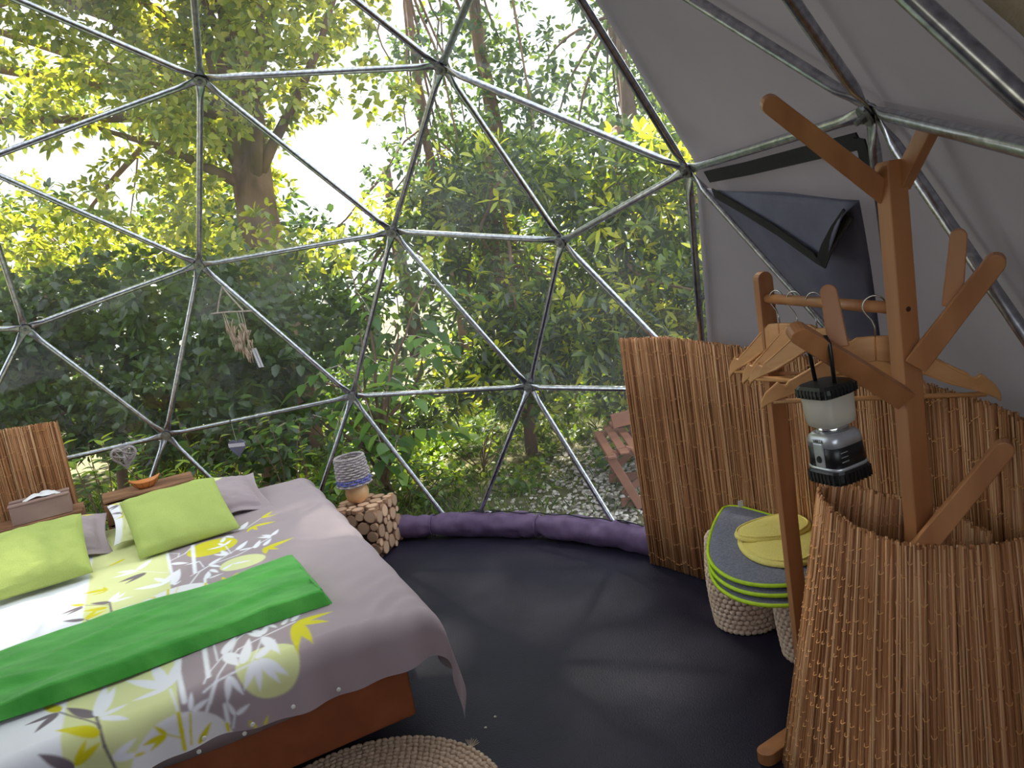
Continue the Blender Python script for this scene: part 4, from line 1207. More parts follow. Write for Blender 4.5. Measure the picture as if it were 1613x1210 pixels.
cloth_layer([(1.945, .60), (2.03, .68), (2.15, .69), (2.21, .60), (2.18, .42), (2.07, .30), (1.965, .35), (1.925, .46)], 0, .026, 'lower_layer', 1)
cloth_layer([(1.93, .565), (1.96, .62), (2.05, .665), (2.17, .67), (2.20, .55), (2.10, .47), (2.0, .49), (1.945, .52)], .022, .022, 'upper_layer', 4)

# ------------------------------------------------------------------ round jute rug and floor studs
rug = thing('round_rug', 'round braided jute rug on the dark floor at the bed foot', 'rug', (.717, .022, .0))
mb = MB()
for r in range(19):
    R = .385 - r * .019; n = max(6, int(2 * PI * R / .020))
    if R < .02: break
    for j in range(n):
        a = 2 * PI * (j + .5 * (r % 2)) / n
        M = Matrix.Rotation(a + PI / 2, 3, 'Z') @ Matrix.Rotation(.5 if j % 2 else -.5, 3, 'Z')
        mb.ellipsoid((R * math.cos(a), R * math.sin(a), .0085), (.0135, .0085, .0075), M, 6, 4)
tag(mb.build('braid', 'jute', rug, smooth=True), kind='stuff')
mb = MB(); mb.lathe([(.385, .001), (.385, .006)], 64); mb.build('backing', 'jute', rug)
mb = MB()
for k in range(9):
    a = math.radians(41 + k * 1.0); b = Vector((.39 * math.cos(math.radians(45)), .39 * math.sin(math.radians(45)), .006))
    d = Vector((math.cos(math.radians(20 + k * 12)), math.sin(math.radians(20 + k * 12)), .25 + .1 * (k % 3)))
    mb.tube([b, b + d * .016, b + d * .03], .0008, 3)
mb.build('frayed_end', 'jute', rug)
for (x, y), lab in (((1.069, .449), 'tiny shiny stud on the dark floor, farther of the two by the bed corner'), ((1.038, .398), 'tiny shiny stud on the dark floor, nearer of the two by the bed corner')):
    mb = MB(); mb.lathe([(.006, .0), (.006, .0015), (.004, .003)], 12); mb.lathe([(.0022, .003), (.0022, .0042)], 8)
    ob = mb.build('floor_stud', 'wire', None); ob.location = (x, y, .0); tag(ob, lab, 'stud', 'studs on the floor')

# ------------------------------------------------------------------ things hanging from the frame
def heart_poly(s, n=40):
    P = []
    for k in range(n):
        t = 2 * PI * k / n
        P.append((s * 16 * math.sin(t) ** 3 / 32, s * (13 * math.cos(t) - 5 * math.cos(2 * t) - 2 * math.cos(3 * t) - math.cos(4 * t)) / 30))
    return P
EF = Vector((-.24, 2.385, .783)); hx = Vector((.96, -.28, 0)).normalized(); hy = Vector((0, 0, 1)); hz = hx.cross(hy)
ht = thing('hanging_heart', 'grey slate heart with a lace band, hung by string from the tent frame', 'heart', EF)
mb = MB(); mb.prism(heart_poly(.105), Vector((.012, -.02, -.145)), hx, hy, hz, .010); mb.build('heart', 'slate', ht, bevel=.003)
mb = MB(); mb.prism([(-.050, -.007), (.050, -.007), (.051, .013), (-.051, .013)], Vector((.012, -.02, -.134)), hx, hy, hz, .0125); mb.build('lace_band', 'lace', ht)
mb = MB(); mb.tube([(.012, -.02, -.118), (.006, -.012, -.06), (0, 0, .0)], .0012, 5); mb.build('string', 'string', ht)
mb = MB(); mb.tube([Vector((0, 0, 0)) + Vector((0, -.014 * math.cos(b), .002 + .016 * math.sin(b))) for b in [2 * PI * k / 14 for k in range(14)]], .002, 6, closed=True); mb.build('loop', 'black', ht)
WH = Vector((-.785, 2.285, .772))
wh = thing('wicker_heart', 'woven grey twig heart hanging from the tent frame left of the slate heart', 'heart', WH)
hp = heart_poly(.125); rr = random.Random(5)
hc = Vector((0, -.03, -.062)); hx2 = Vector((.9, .43, 0)).normalized(); hz2 = hx2.cross(hy)
for k in range(3):
    mb = MB(); mb.tube([hc + hx2 * (x * (1 - .04 * k)) + hy * (y * (1 - .04 * k)) + hz2 * (.004 * (k - 1)) for x, y in hp], .0036, 5, closed=True); mb.build('rim_twig', 'wicker', wh)
for k in range(48):
    a, b = rr.sample(range(40), 2)
    if abs(a - b) < 7: b = (a + 17) % 40
    mb = MB(); A_ = hc + hx2 * hp[a][0] + hy * hp[a][1]; B_ = hc + hx2 * hp[b][0] + hy * hp[b][1]
    mb.tube([A_, (A_ + B_) / 2 + hz2 * rr.uniform(-.022, .022), B_], .003, 5); mb.build('twig', 'wicker', wh)
mb = MB(); mb.tube([Vector((0, -.016 * math.cos(b), .0 + .018 * math.sin(b))) for b in [2 * PI * k / 14 for k in range(14)]], .003, 6, closed=True); mb.build('loop', 'black', wh)
BM = Vector((-.04, 2.165, 1.492))
bm = thing('driftwood_mobile', 'driftwood and string mobile hanging from the tent frame', 'mobile', BM)
bx = Vector((.97, -.22, 0)).normalized(); bz = Vector((0, 0, 1)); by_ = Vector((-.22, -.97, 0)) * .03
def bq(x, z, y=0): return bx * x + bz * z + by_ * (1 + y)
for pts, r, nm, mt in (([bq(0, .005), bq(-.03, -.055), bq(-.055, -.115)], .004, 'side_twig', 'twig'), ([bq(0, .005), bq(.04, -.06), bq(.085, -.125)], .004, 'side_twig', 'twig'), ([bq(-.09, -.118), bq(0, -.122), bq(.13, -.135)], .0042, 'cross_twig', 'twig')):
    mb = MB(); mb.tube(pts, r, 6); mb.build(nm, mt, bm)
for x0, x1, ztop, zbot in ((-.03, -.01, -.12, -.30), (-.02, .0, -.12, -.30), (.05, .055, -.13, -.34), (.065, .075, -.13, -.34), (.08, .075, -.13, -.30)):
    mb = MB(); mb.tube([bq(x0, ztop), bq((x0 + x1) / 2 + .004, (ztop + zbot) / 2), bq(x1, zbot)], .0014, 5); mb.build('string', 'string', bm)
for x, z, sx, sz, rot in ((-.012, -.20, .012, .040, .2), (.0, -.255, .014, .034, -.3), (.022, -.305, .026, .026, .4), (.055, -.26, .022, .042, .1), (.07, -.225, .012, .036, 0), (.05, -.33, .016, .034, -.4), (.066, -.36, .012, .03, .2), (.085, -.30, .013, .03, .3), (.01, -.225, .010, .03, .9), (.035, -.275, .012, .03, -.9), (.08, -.25, .010, .028, .6)):
    mb = MB()
    for q in range(5):
        dx = (q - 2) * sx * .42; tl_ = rot * .5 + rr.uniform(-.35, .35); hl = sz * rr.uniform(.7, 1.1); yo = rr.uniform(-.3, .3)
        mb.tube([bq(x + dx - math.sin(tl_) * hl, z - math.cos(tl_) * hl, yo), bq(x + dx + rr.uniform(-.003, .003), z, yo), bq(x + dx + math.sin(tl_) * hl, z + math.cos(tl_) * hl, yo)], [.002, sx * .28, .0025], 6)
    mb.build('driftwood_piece', 'shell', bm, smooth=True)
for x in (.090, .105):
    mb = MB(); mb.grid([[bq(x + .016 * s + .02 * t, -.32 - .10 * t, .2 * s) for t in (0, .33, .66, 1)] for s in (-.5, 0, .5)]); mb.build('lace_strip', 'lace', bm, solid=.001)

# ------------------------------------------------------------------ deck chair on the gravel outside
dc = thing('deck_chair', 'red-brown slatted wooden folding lounger on the gravel outside', 'deck chair', (1.9, 2.6, -.13))
do_ = Vector((1.9, 2.6, -.13))
def dk(mb, nm): mb.v = [tuple(Vector(p) - do_) for p in mb.v]; mb.build(nm, 'redwood', dc, bevel=.003, seg=1)
for k, dy in enumerate((0, .50)):
    mb = MB(); mb.bar((1.775, 2.52 + dy, .215), (1.915, 2.50 + dy, -.12), .05, .028, (0, 1, 0)); dk(mb, 'leg')
    pts = [(1.80, .175), (1.83, .215), (1.875, .222), (1.95, .18), (2.12, .08), (2.30, -.04), (2.40, -.12)]
    for a, b in zip(pts[:-1], pts[1:]):
        mb = MB(); mb.bar((a[0], 2.56 + dy, a[1]), (b[0], 2.56 + dy, b[1]), .045, .026, (0, 1, 0)); dk(mb, 'curved_rail')
    mb = MB(); mb.bar((1.81, 2.54 + dy, -.085), (2.02, 2.53 + dy, -.10), .05, .03, (0, 1, 0)); dk(mb, 'foot_rail')
    mb = MB(); mb.bar((1.84, 2.60 + dy, -.06), (2.15, 2.60 + dy, .16), .04, .026, (0, 1, 0)); dk(mb, 'brace')
for k in range(7):
    mb = MB(); x = 1.86 + k * .075; z = .225 - k * .012
    mb.bar((x, 2.46, z), (x, 3.16, z), .052, .014, (0, 0, 1)); dk(mb, 'slat')
mb = MB(); mb.bar((1.79, 2.48, .205), (1.79, 3.12, .205), .05, .018, (0, 0, 1)); dk(mb, 'slat')
mb = MB(); mb.bar((1.87, 2.95, .30), (2.5, 2.95, .36), .09, .02, (0, 1, 0)); dk(mb, 'back_rail')
mb = MB(); mb.bar((1.87, 3.1, .25), (2.5, 3.1, .27), .08, .02, (0, 0, 1)); dk(mb, 'back_rail')

# ------------------------------------------------------------------ vegetation
def leaf_geo(P, D, Nrm, L, Wd, fold=.25, droop=.15):
    """P base points, D unit directions, Nrm unit normals, L lengths, Wd half widths -> verts, quads"""
    n = len(P)
    S_ = np.cross(D, Nrm)
    L = L[:, None]; Wd = Wd[:, None]
    def pt(a, w, up): return P + D * L * a + S_ * Wd * w + Nrm * (Wd * up) - np.array([0, 0, 1]) * (L * droop * a * a)
    v = np.stack([P, pt(.35, 1, fold), pt(.75, .72, fold * .6), pt(1, 0, 0), pt(.75, -.72, fold * .6), pt(.35, -1, fold)], 1).reshape(-1, 3)
    b = (np.arange(n) * 6)[:, None]
    q = np.concatenate([b + np.array([0, 1, 2, 3]), b + np.array([0, 3, 4, 5])], 1).reshape(-1, 4)
    return v, q
def unit(a): return a / np.maximum(1e-9, np.linalg.norm(a, axis=-1, keepdims=True))
def sprigs(clumps, per_r, leaves_per, L, ratio, spread=.5, up=.45, shell=.5, flat=.75):
    """sprigs scattered in clumps; each carries a rosette of leaves"""
    Ps, Ds, Ns = [], [], []
    for x, y, z, r in clumps:
        n = max(4, int(per_r * r * r))
        d = unit(RNG.normal(size=(n, 3))); rad = RNG.uniform(shell, 1, n) ** .7
        c = np.array([x, y, z]) + d * (rad * r)[:, None] * np.array([1, 1, flat])
        ax = unit(d * .8 + np.array([0, 0, up]) + RNG.normal(size=(n, 3)) * .4)
        k = leaves_per
        D = unit(np.repeat(ax, k, 0) * .55 + unit(RNG.normal(size=(n * k, 3))))
        Nn = unit(np.repeat(ax, k, 0) + np.array([0, 0, .5]) + RNG.normal(size=(n * k, 3)) * .35)
        Nn = unit(Nn - D * (Nn * D).sum(1, keepdims=True))
        Ps.append(np.repeat(c, k, 0) + D * RNG.uniform(0, L * .5, (n * k, 1))); Ds.append(D); Ns.append(Nn)
    P, D, N_ = np.concatenate(Ps), np.concatenate(Ds), np.concatenate(Ns)
    ln = L * RNG.uniform(.65, 1.25, len(P))
    return P, D, N_, ln, ln * ratio
def leaf_cols(n, pal, var=.22):
    pal = np.array([srgb(*p)[:3] for p in pal]); c = pal[RNG.integers(0, len(pal), n)] * RNG.uniform(1 - var, 1 + var, (n, 1))
    return np.repeat(c, 6, 0)
def foliage(parent, origin, clumps, per_r, k, L, ratio, pal, name='foliage', **kw):
    fold = kw.pop('fold', .25)
    P, D, N_, ln, w = sprigs(clumps, per_r, k, L, ratio, **kw)
    v, q = leaf_geo(P, D, N_, ln, w, fold)
    ob = quads_np(name, v - np.array(origin), q, 'leaf', leaf_cols(len(P), pal), parent)
    tag(ob, kind='stuff')
    return len(P)
def woody(name, parent, origin, paths, mat='trunk', n=8):
    for pts, r0, r1 in paths:
        mb = MB(); k = len(pts)
        mb.tube([Vector(p) - Vector(origin) for p in pts], [r0 + (r1 - r0) * i / (k - 1) for i in range(k)], n, cap=True); mb.build(name, mat, parent, smooth=True)
def bend(a, b, n=6, amp=.1, seed=0):
    rr = random.Random(seed); a = Vector(a); b = Vector(b); out = []
    o = Vector((rr.uniform(-1, 1), rr.uniform(-1, 1), rr.uniform(-.3, .6))) * amp
    for i in range(n + 1):
        t = i / n; out.append(a.lerp(b, t) + o * math.sin(PI * t) + Vector((rr.uniform(-1, 1), rr.uniform(-1, 1), 0)) * amp * .15)
    return out
OAK_AND_SHADE_CLUMPS = "-1.32 6.19 2.64 0.45;-0.48 4.57 1.8 0.36;0.44 5.88 4.5 0.32;-1.04 4.74 2.97 0.32;-3 6.07 2.24 0.31;-0.07 6.19 4.6 0.3;-3.51 5.03 2.46 0.32;-2.01 5.19 3.86 0.31;-3.43 6.15 4.54 0.28;-0.57 5.45 3.78 0.43;-1.49 5.84 4.11 0.41;-3.1 4.6 2.06 0.41;0.16 6.61 5.14 0.35;-0.65 5.1 4.67 0.31;0.57 6.41 4.38 0.45;-2.42 6.32 3.63 0.3;-0.8 6.27 2.35 0.29;0.67 5.62 4.44 0.39;-2.51 5.62 2.13 0.34;-1.76 5.1 4.35 0.31;-0.79 4.79 1.61 0.29;0.58 5.5 2.98 0.32;-1.28 5.47 2.27 0.36;-3.08 4.65 2.24 0.37;-0.03 5.83 4.57 0.31;0.33 6.42 1.96 0.36;-1.7 5.59 2.68 0.33;-1.65 5.73 4.65 0.46;0.06 6.38 3.86 0.42;-0.92 6.16 2.86 0.35;-0.51 5.84 4.07 0.42;-3.35 5.29 3.51 0.4;-1.23 5.07 3.19 0.43;-0.43 6.01 3.06 0.36;-3.14 6.15 4.01 0.32;-3.03 5.65 4.87 0.31;-2.56 6 5.25 0.35;-0.93 5.17 2.97 0.44;-3.35 5.43 3.99 0.35;-3.23 5.37 2.56 0.29;-0.83 6.08 4.82 0.34;-1.67 6.1 1.87 0.36;-1.97 6.19 4.88 0.38;-1.51 5.51 4.3 0.46;-2.71 6.31 2.02 0.39;-2.84 5.5 1.98 0.35;-2.58 5.49 1.93 0.33;-1.5 6.24 4.89 0.36;0.16 6.08 4.95 0.33;-0.07 5.41 3.99 0.31;-1.14 6.06 3.56 0.39;-0.36 6.5 4.83 0.33;-1.15 5.44 3.88 0.38;-1.92 4.97 2.27 0.33;-3.2 6.19 2.64 0.4;-4.34 6.65 3.23 0.46;-0.55 6.72 5.19 0.32;-1.29 5.89 1.83 0.3;-2.55 4.82 3.07 0.3;-1.45 5.11 4.62 0.38;-0.53 6.22 4.64 0.37;-0.9 6 4.24 0.33;-0.28 4.99 3.07 0.32;-0.7 6.34 4.94 0.3;-3.11 4.8 2.85 0.31;-2.17 5.42 3.13 0.35;-0.05 5.9 3.2 0.38;-0.25 4.98 3.43 0.29;-4.19 6.64 4.17 0.39;-1.49 4.98 3.41 0.31;-2.13 5.23 4.15 0.33;-1 6.66 3.68 0.3;-2.12 5.37 3.59 0.41;-0.28 5.4 4.27 0.4;-1.13 6.75 3.87 0.28;-3.48 5.48 2.79 0.29;-2.28 5.85 5.1 0.29;-1.46 5.89 3.82 0.3;-2.15 6.11 4.99 0.45;0.38 5.73 3.81 0.43;-2.32 5.63 4.81 0.3;-1.63 5.83 2.09 0.42;-1.38 6.43 3.8 0.4;-2.52 5.37 4.9 0.33;-2.87 5.31 4.97 0.34;-0.27 5.67 1.68 0.32;-1.62 5.51 3.88 0.28;-2.27 6.09 2.04 0.3;-3.33 5.47 2.64 0.29;-0.23 5.58 4.08 0.32;-2.86 5.18 4.57 0.41;0.03 4.81 3.4 0.37;-0.91 5.71 4.41 0.34;-0.98 6.32 3.36 0.35;-1.24 5.69 2.8 0.33;-3.5 2.87 6.12 0.51;-0.27 2.87 5.11 0.5;-3.82 6.65 7.36 0.53;-0.73 6.14 6.22 0.42;-1.9 7.5 7.42 0.47;-1.7 1.48 4.79 0.49;0.41 5.95 5.48 0.4;-0.51 4.29 5.43 0.53;-2.94 3.98 6.25 0.53;-2.71 4.26 4.94 0.39;-1.36 6.35 6.6 0.45;-1.6 3.93 5.2 0.43;-0.98 4.26 4.83 0.48;-0.41 4.12 4.4 0.46;-0.34 7.43 7.01 0.49;0.13 4.02 6.97 0.46;-2.97 2.2 4.51 0.41;-1.16 3.18 6.63 0.52;-0.5 6.38 7.36 0.49;-1.27 4.13 4.48 0.45;-1.45 4.28 6.17 0.44;0.35 4 5.85 0.5;-0.08 4.46 5.31 0.52;-1.19 1.83 4.98 0.49;-1.94 6.18 5.37 0.52;-1.28 2.81 4.38 0.42;1.01 3.17 4.48 0.43;0.95 4.17 4.37 0.45;-0.61 5.13 7.18 0.49;-3.53 6.91 7.41 0.55;-2.78 4.11 5.75 0.43;0.76 4.37 4.98 0.54;-0.7 4.08 7.42 0.5;-1.23 6.79 6.08 0.42;0.71 5.78 5.2 0.41;-3.4 4.21 5.94 0.45;-1.93 2.1 5.07 0.43;-0.56 6.43 6.94 0.49;-1.82 4.53 5.07 0.53;-3.83 5.54 6.58 0.48;-0.58 2.07 4.57 0.39;-0.8 3.34 6.98 0.4;0.52 3.72 4.91 0.42;0.17 3.08 5.06 0.44;-3.67 6.94 6.3 0.5;-1.79 5.77 5.19 0.41;0.17 5.23 4.54 0.45;-2.53 1.8 5.16 0.4;-3.74 5.99 7.46 0.47;-2.21 4.6 7.41 0.45;-1.95 4.93 4.66 0.39;-3.33 3.63 6.61 0.4;-1.21 5.31 7.23 0.43;-2.23 6.07 5.59 0.45;0.43 3.38 6.7 0.5;-3.69 3.38 7.36 0.52;-2.43 3.29 5.86 0.44;-0.49 2.27 4.31 0.46;-0.99 6.06 5.77 0.43;-0.77 2.25 5.42 0.51;-0.21 3.53 4.77 0.45;-0.11 6.5 6.61 0.53;-1.52 2.29 5.02 0.44;-2.78 3.29 6.13 0.43;-3.26 3.36 4.3 0.43;-1.75 5.13 6.73 0.46;-1.53 4.12 5.27 0.5;-0.41 3.57 7.21 0.54;-2.74 5.94 5.19 0.52;-3.02 6.16 7.16 0.46;-2.69 5.16 7.2 0.41;-3.64 6.43 6.39 0.39;-1.78 4.04 7.16 0.53;-2 6.97 7.33 0.53;-2.55 3.99 5.08 0.45;-1.67 3.97 6.1 0.4;-1.3 5 5 0.44;-0.11 4.83 5.09 0.44;0.71 2.47 4.55 0.43;-1.15 2.68 5.08 0.53;-0.96 6.47 5.72 0.46;-1.45 5.37 6.39 0.46;1.23 5.35 4.34 0.39;-2.16 3.86 4.9 0.45;-3.02 2.33 5.19 0.54;0.55 1.94 4.26 0.44;-0.91 4.78 7.47 0.4;0.46 4.62 5.82 0.46;-3.22 3.32 6.14 0.51;-3.03 2.8 5.34 0.49;-1.99 3.11 5.05 0.49;0.18 2.69 6.45 0.52;-2.88 1.24 4.29 0.41;-1.85 5.17 5.33 0.42;-1.07 1.04 4.46 0.43;0.19 7.52 6.95 0.48;0.5 5.98 5.33 0.52;0.14 5.95 6.25 0.48;-0.81 3.59 5.08 0.44;-3.69 4.3 6.85 0.48;-3.3 2.36 4.73 0.39;-2.16 5.65 5.89 0.42;-3.1 7.3 7.05 0.4;-0.76 4.64 5.67 0.54;-0.56 3.29 6.45 0.53;0.28 6.67 7.08 0.51;0.5 3.94 6.65 0.48;-0.24 5.54 7.28 0.49;-3.53 1.96 5.51 0.48;0.51 2.87 5.97 0.41;-2.6 5.86 5.76 0.4;-3.06 2.34 5.32 0.5;-3.23 2.96 5.98 0.53;-3.88 3.25 6.8 0.49;-0.1 3.65 4.26 0.47;-3.31 4.1 4.58 0.43;-0.87 5.98 5.23 0.54;0.31 5.39 7.15 0.49;-0.89 6.1 5.69 0.53;-2.17 4.56 4.51 0.44;-1.39 3.54 5.57 0.49;-1.43 4.14 5.39 0.38;-4.05 4.35 7.4 0.49;-3.24 3.9 5.07 0.38;-1.43 3.59 4.85 0.41;-3.89 5.86 6.31 0.4;-1.46 5.57 5.34 0.48;-0.54 3.25 5.06 0.51;0.65 1.53 4.42 0.43;-3.22 6.52 5.68 0.48;-5 7.18 4.95 0.52;-4.59 6.32 4.78 0.54;-3.57 4.67 3.3 0.54;-8.98 6.86 3.15 0.57;-7.89 6.24 4.22 0.56;-3.5 5.24 4.85 0.4;-3.92 6.1 4 0.57;-7.41 6.44 5.19 0.47;-4.89 6.14 4.44 0.51;-7.43 6.46 2.74 0.46;-4.98 5.1 3.57 0.43;-7.02 6.75 4.22 0.51;-4.64 4.66 3.87 0.46;-3.87 4.67 3.21 0.58;-4.12 5.24 2.96 0.45;-5.09 4.74 4.09 0.44;-4.23 4.53 2.65 0.43;-6.97 5.66 3.2 0.46;-5.62 5.94 3.35 0.52;-4.85 6.2 3.92 0.49;-4.62 5.75 2.45 0.52;-4.69 5.98 5.59 0.41;-4.41 4.75 3.34 0.43;-6.31 5.99 4.95 0.52;-5.08 4.96 5.3 0.57;-7.1 5.47 2.81 0.43;-4.66 5.43 5.26 0.52;-6.47 6.58 5.96 0.45;-3.1 5.11 4.55 0.46;-5.36 6.43 2.79 0.44;-6.72 7.48 6.11 0.6;-5.72 6.15 4.08 0.41;-5.86 7.14 6.02 0.42;-5.87 4.85 3.24 0.44;-7.28 6.87 2.86 0.42"
TALL_CLUMPS = "1.37 9.95 5.74 0.74;4.3 8.65 3.61 0.8;2.35 8.89 2.76 0.58;2 7.42 2.06 0.69;4.25 9.46 4.58 0.67;2.24 9.43 5.79 0.75;3.16 7.92 4.19 0.6;4.64 9.2 4.19 0.6;1.81 10.21 4.67 0.66;4.37 8.81 1.83 0.78;4.32 9.41 5.47 0.78;4.26 9.43 3.5 0.79;1.71 9.57 2.27 0.58;2.37 8.36 3.57 0.58;0.85 8.37 2.63 0.74;1.65 9.31 5.85 0.74;5.18 9.99 4.81 0.84;3.72 8.7 5.41 0.81;2.99 7.61 2.15 0.7;2.02 10.05 3.76 0.74;4.42 7.9 2.51 0.8;3.84 9.83 3.31 0.59;3.55 7.34 2.25 0.72;1.11 8.48 3.8 0.82;1.57 8.76 3.05 0.7;4.08 9.63 5.8 0.82;3.43 7.67 3.59 0.77;1.81 9.48 2.23 0.6;1.37 8.8 5.28 0.6;4.06 8.96 2.69 0.74;4.47 10.04 3.24 0.55;4.5 10.09 4.1 0.6;3.36 9.74 2.92 0.8;3.27 9.9 3.32 0.56;1.76 8.74 5 0.66;4.87 9.73 5.77 0.66;4.69 10.18 5.11 0.61;1.43 9.13 2.63 0.78;2.67 9.65 2.4 0.8;3.75 8.73 4.59 0.63"
THIN_CLUMPS = "1.27 7.82 2.96 0.46;0.51 7.68 3.7 0.44;1.25 8.48 2.14 0.44;0.78 8.47 1.34 0.33;1.32 8.11 2.11 0.48;0.55 7.76 2.91 0.49;0.89 7.77 2.24 0.45;1.15 8.16 1.64 0.32;1.06 8.49 3.92 0.38;0.29 7.48 2.5 0.45;0.51 9.06 1.6 0.36;0.82 7.94 2.03 0.38;1.06 7.91 2.36 0.32;0.64 7.49 2.09 0.39;0.1 8.3 2.18 0.42;0.33 7.84 1.63 0.39"
LAUREL_CLUMPS = "0.96 3.8 1.78 0.32;1.22 3.95 1.83 0.33;1.87 4.3 0.97 0.33;1.8 4.37 1.26 0.31;3.21 4.52 0.33 0.27;1.25 4.69 1.1 0.33;2.51 3.27 1 0.42;3.16 4.64 1.35 0.28;2.25 3.88 0.93 0.39;1.97 3.27 0.85 0.37;1.3 4.13 1.33 0.37;1.63 3.72 0.76 0.41;1.72 3.96 2.01 0.41;2.38 3.53 1.56 0.37;2.58 4.02 1.94 0.39;2.12 4.12 0.21 0.28;2.57 3.43 0.77 0.33;3.12 4.18 1.21 0.27;3.21 4.2 1.35 0.3;3.15 4.36 1.26 0.39;1.89 4.32 0.51 0.31;2.52 3.45 0.46 0.38;1.21 4.61 1.7 0.26;3.41 4.77 1.7 0.35;2.02 4.63 1.31 0.26;0.97 4.77 0.54 0.38;1.38 3.43 0.82 0.35;2.43 3.81 1.12 0.34;2.22 3.79 1.34 0.28;2.76 3.35 0.29 0.28;1.14 4.64 0.46 0.31;1.96 4.42 1.11 0.29;2.75 3.59 1.85 0.36;2.91 4.91 1.52 0.3;2.13 3.64 1.72 0.41;1.93 4.13 1.72 0.34;2.82 3.71 1.08 0.26;2.83 4.3 0.42 0.29;2.66 4.46 0.43 0.32;3.34 4.92 2.21 0.28;1.26 4.41 1.54 0.29;3.01 4.56 0.81 0.36;0.72 3.58 0.49 0.26;1.67 4.07 0.91 0.33;1.88 4.74 0.88 0.34;2.46 4.25 0.9 0.29;1.51 3.43 1.93 0.25;1.28 4.07 1.92 0.39;1.55 4.72 0.15 0.31;2.67 4.64 1.77 0.36;2.26 3.94 0.59 0.36;2.12 3.43 1.78 0.39;2.61 4.19 1.37 0.26;3.05 3.43 1.96 0.29;3.04 5.03 1.91 0.35;2.69 4.29 0.56 0.28;2.86 3.35 0.83 0.34;1.39 3.33 0.59 0.34;1.26 3.53 1.13 0.28;1.35 3.59 0.64 0.4;0.83 4.08 1.52 0.36;3.38 4.55 1.81 0.32;2.34 4.56 0.57 0.29;2.73 3.75 1.06 0.28;2.61 3.21 0.47 0.38;3.09 4.7 0.54 0.28;2.43 4.49 0.02 0.35;1.69 4.36 2.06 0.29;1.53 4.89 1.39 0.41;2.33 4.71 0.87 0.29"
DARKOAK_CLUMPS = "-0.56 3.99 0.56 0.34;-1.84 3.75 0.79 0.42;-0.58 3.47 0.77 0.39;-2.74 3.49 1.75 0.33;-1.93 3.79 1.53 0.37;-3.05 4.58 1.68 0.33;-0.27 3.95 1 0.43;-3.02 3.8 0.88 0.31;-2.33 3.69 0.92 0.43;-0.48 3.23 0.53 0.45;-2.31 4.3 1 0.42;-0.47 3.42 1.24 0.37;-3.36 3.95 1.01 0.39;-1.09 4.28 0.55 0.38;-0.48 4.47 1.47 0.37;-1.32 3.89 1.25 0.32;-0.92 4.24 1.57 0.34;-3.56 4.41 1.38 0.37;-1.44 3.9 1.59 0.43;-1.31 3.74 0.94 0.41;-2.75 4.45 1.38 0.36;-0.56 4.36 1.34 0.3;-0.83 4.34 0.92 0.34;-2.89 3.64 1.61 0.39;-1.87 4.11 1.54 0.39;-2.48 4.24 1.59 0.4;-2.13 3.93 1.26 0.36;-0.96 3.43 0.96 0.37;-1.48 3.88 1.39 0.37;-0.6 4.18 0.88 0.44;-1.25 3.7 0.57 0.31;-2.14 3.91 0.7 0.35;-2.19 3.65 1.44 0.43;-3.09 3.72 0.92 0.39;-1.12 4.43 1.14 0.36;-3.21 4.2 1.32 0.3;-0.94 3.52 1.5 0.3;-2.27 3.73 1.02 0.31;-1.38 4.06 0.72 0.33;-2.97 4.24 1.03 0.38;-3.24 4.23 1.63 0.39;-0.41 4.31 1.12 0.4;-1.77 3.97 1.06 0.34;-0.44 3.58 1.43 0.39;-1.6 3.96 0.57 0.34;-2.92 4.29 1.3 0.41;-2.64 3.8 1.87 0.32;-0.26 3.52 0.98 0.33;-1.57 6.51 0.06 0.56;-4.43 5.26 1.12 0.48;-4.56 5.86 0.58 0.55;-1.8 6.8 0.25 0.49;-5.98 6.8 0.44 0.5;-1.63 5.92 0.09 0.43;-0.53 5.58 -0.04 0.6;-3.37 5.92 0.76 0.46;-2.15 5.3 0.7 0.41;-3.39 5.71 0.39 0.56;-2.9 6.92 0.07 0.5;-0.01 6.32 0.14 0.54;-0.86 5.95 0.48 0.59;-1.82 5.74 0.36 0.46;-3.79 5.63 0.62 0.55;-3.08 6.39 0.66 0.42;-1.45 6.58 0.12 0.54;-2.27 6.51 0.59 0.49;-4.78 5.93 1.06 0.54;-0.36 6.96 0.19 0.41;-2.14 6.07 0.05 0.49;-5.5 6.7 0.54 0.55;-5.99 7 0.73 0.58;-3.8 5.76 0.94 0.59;-3.21 6.09 0.72 0.47;-4.5 6.25 0.25 0.43;-1.9 5.81 0.25 0.41;-3.17 5.55 0.9 0.53;-4.27 5.07 0.76 0.5;-3.89 5.99 0.36 0.49"
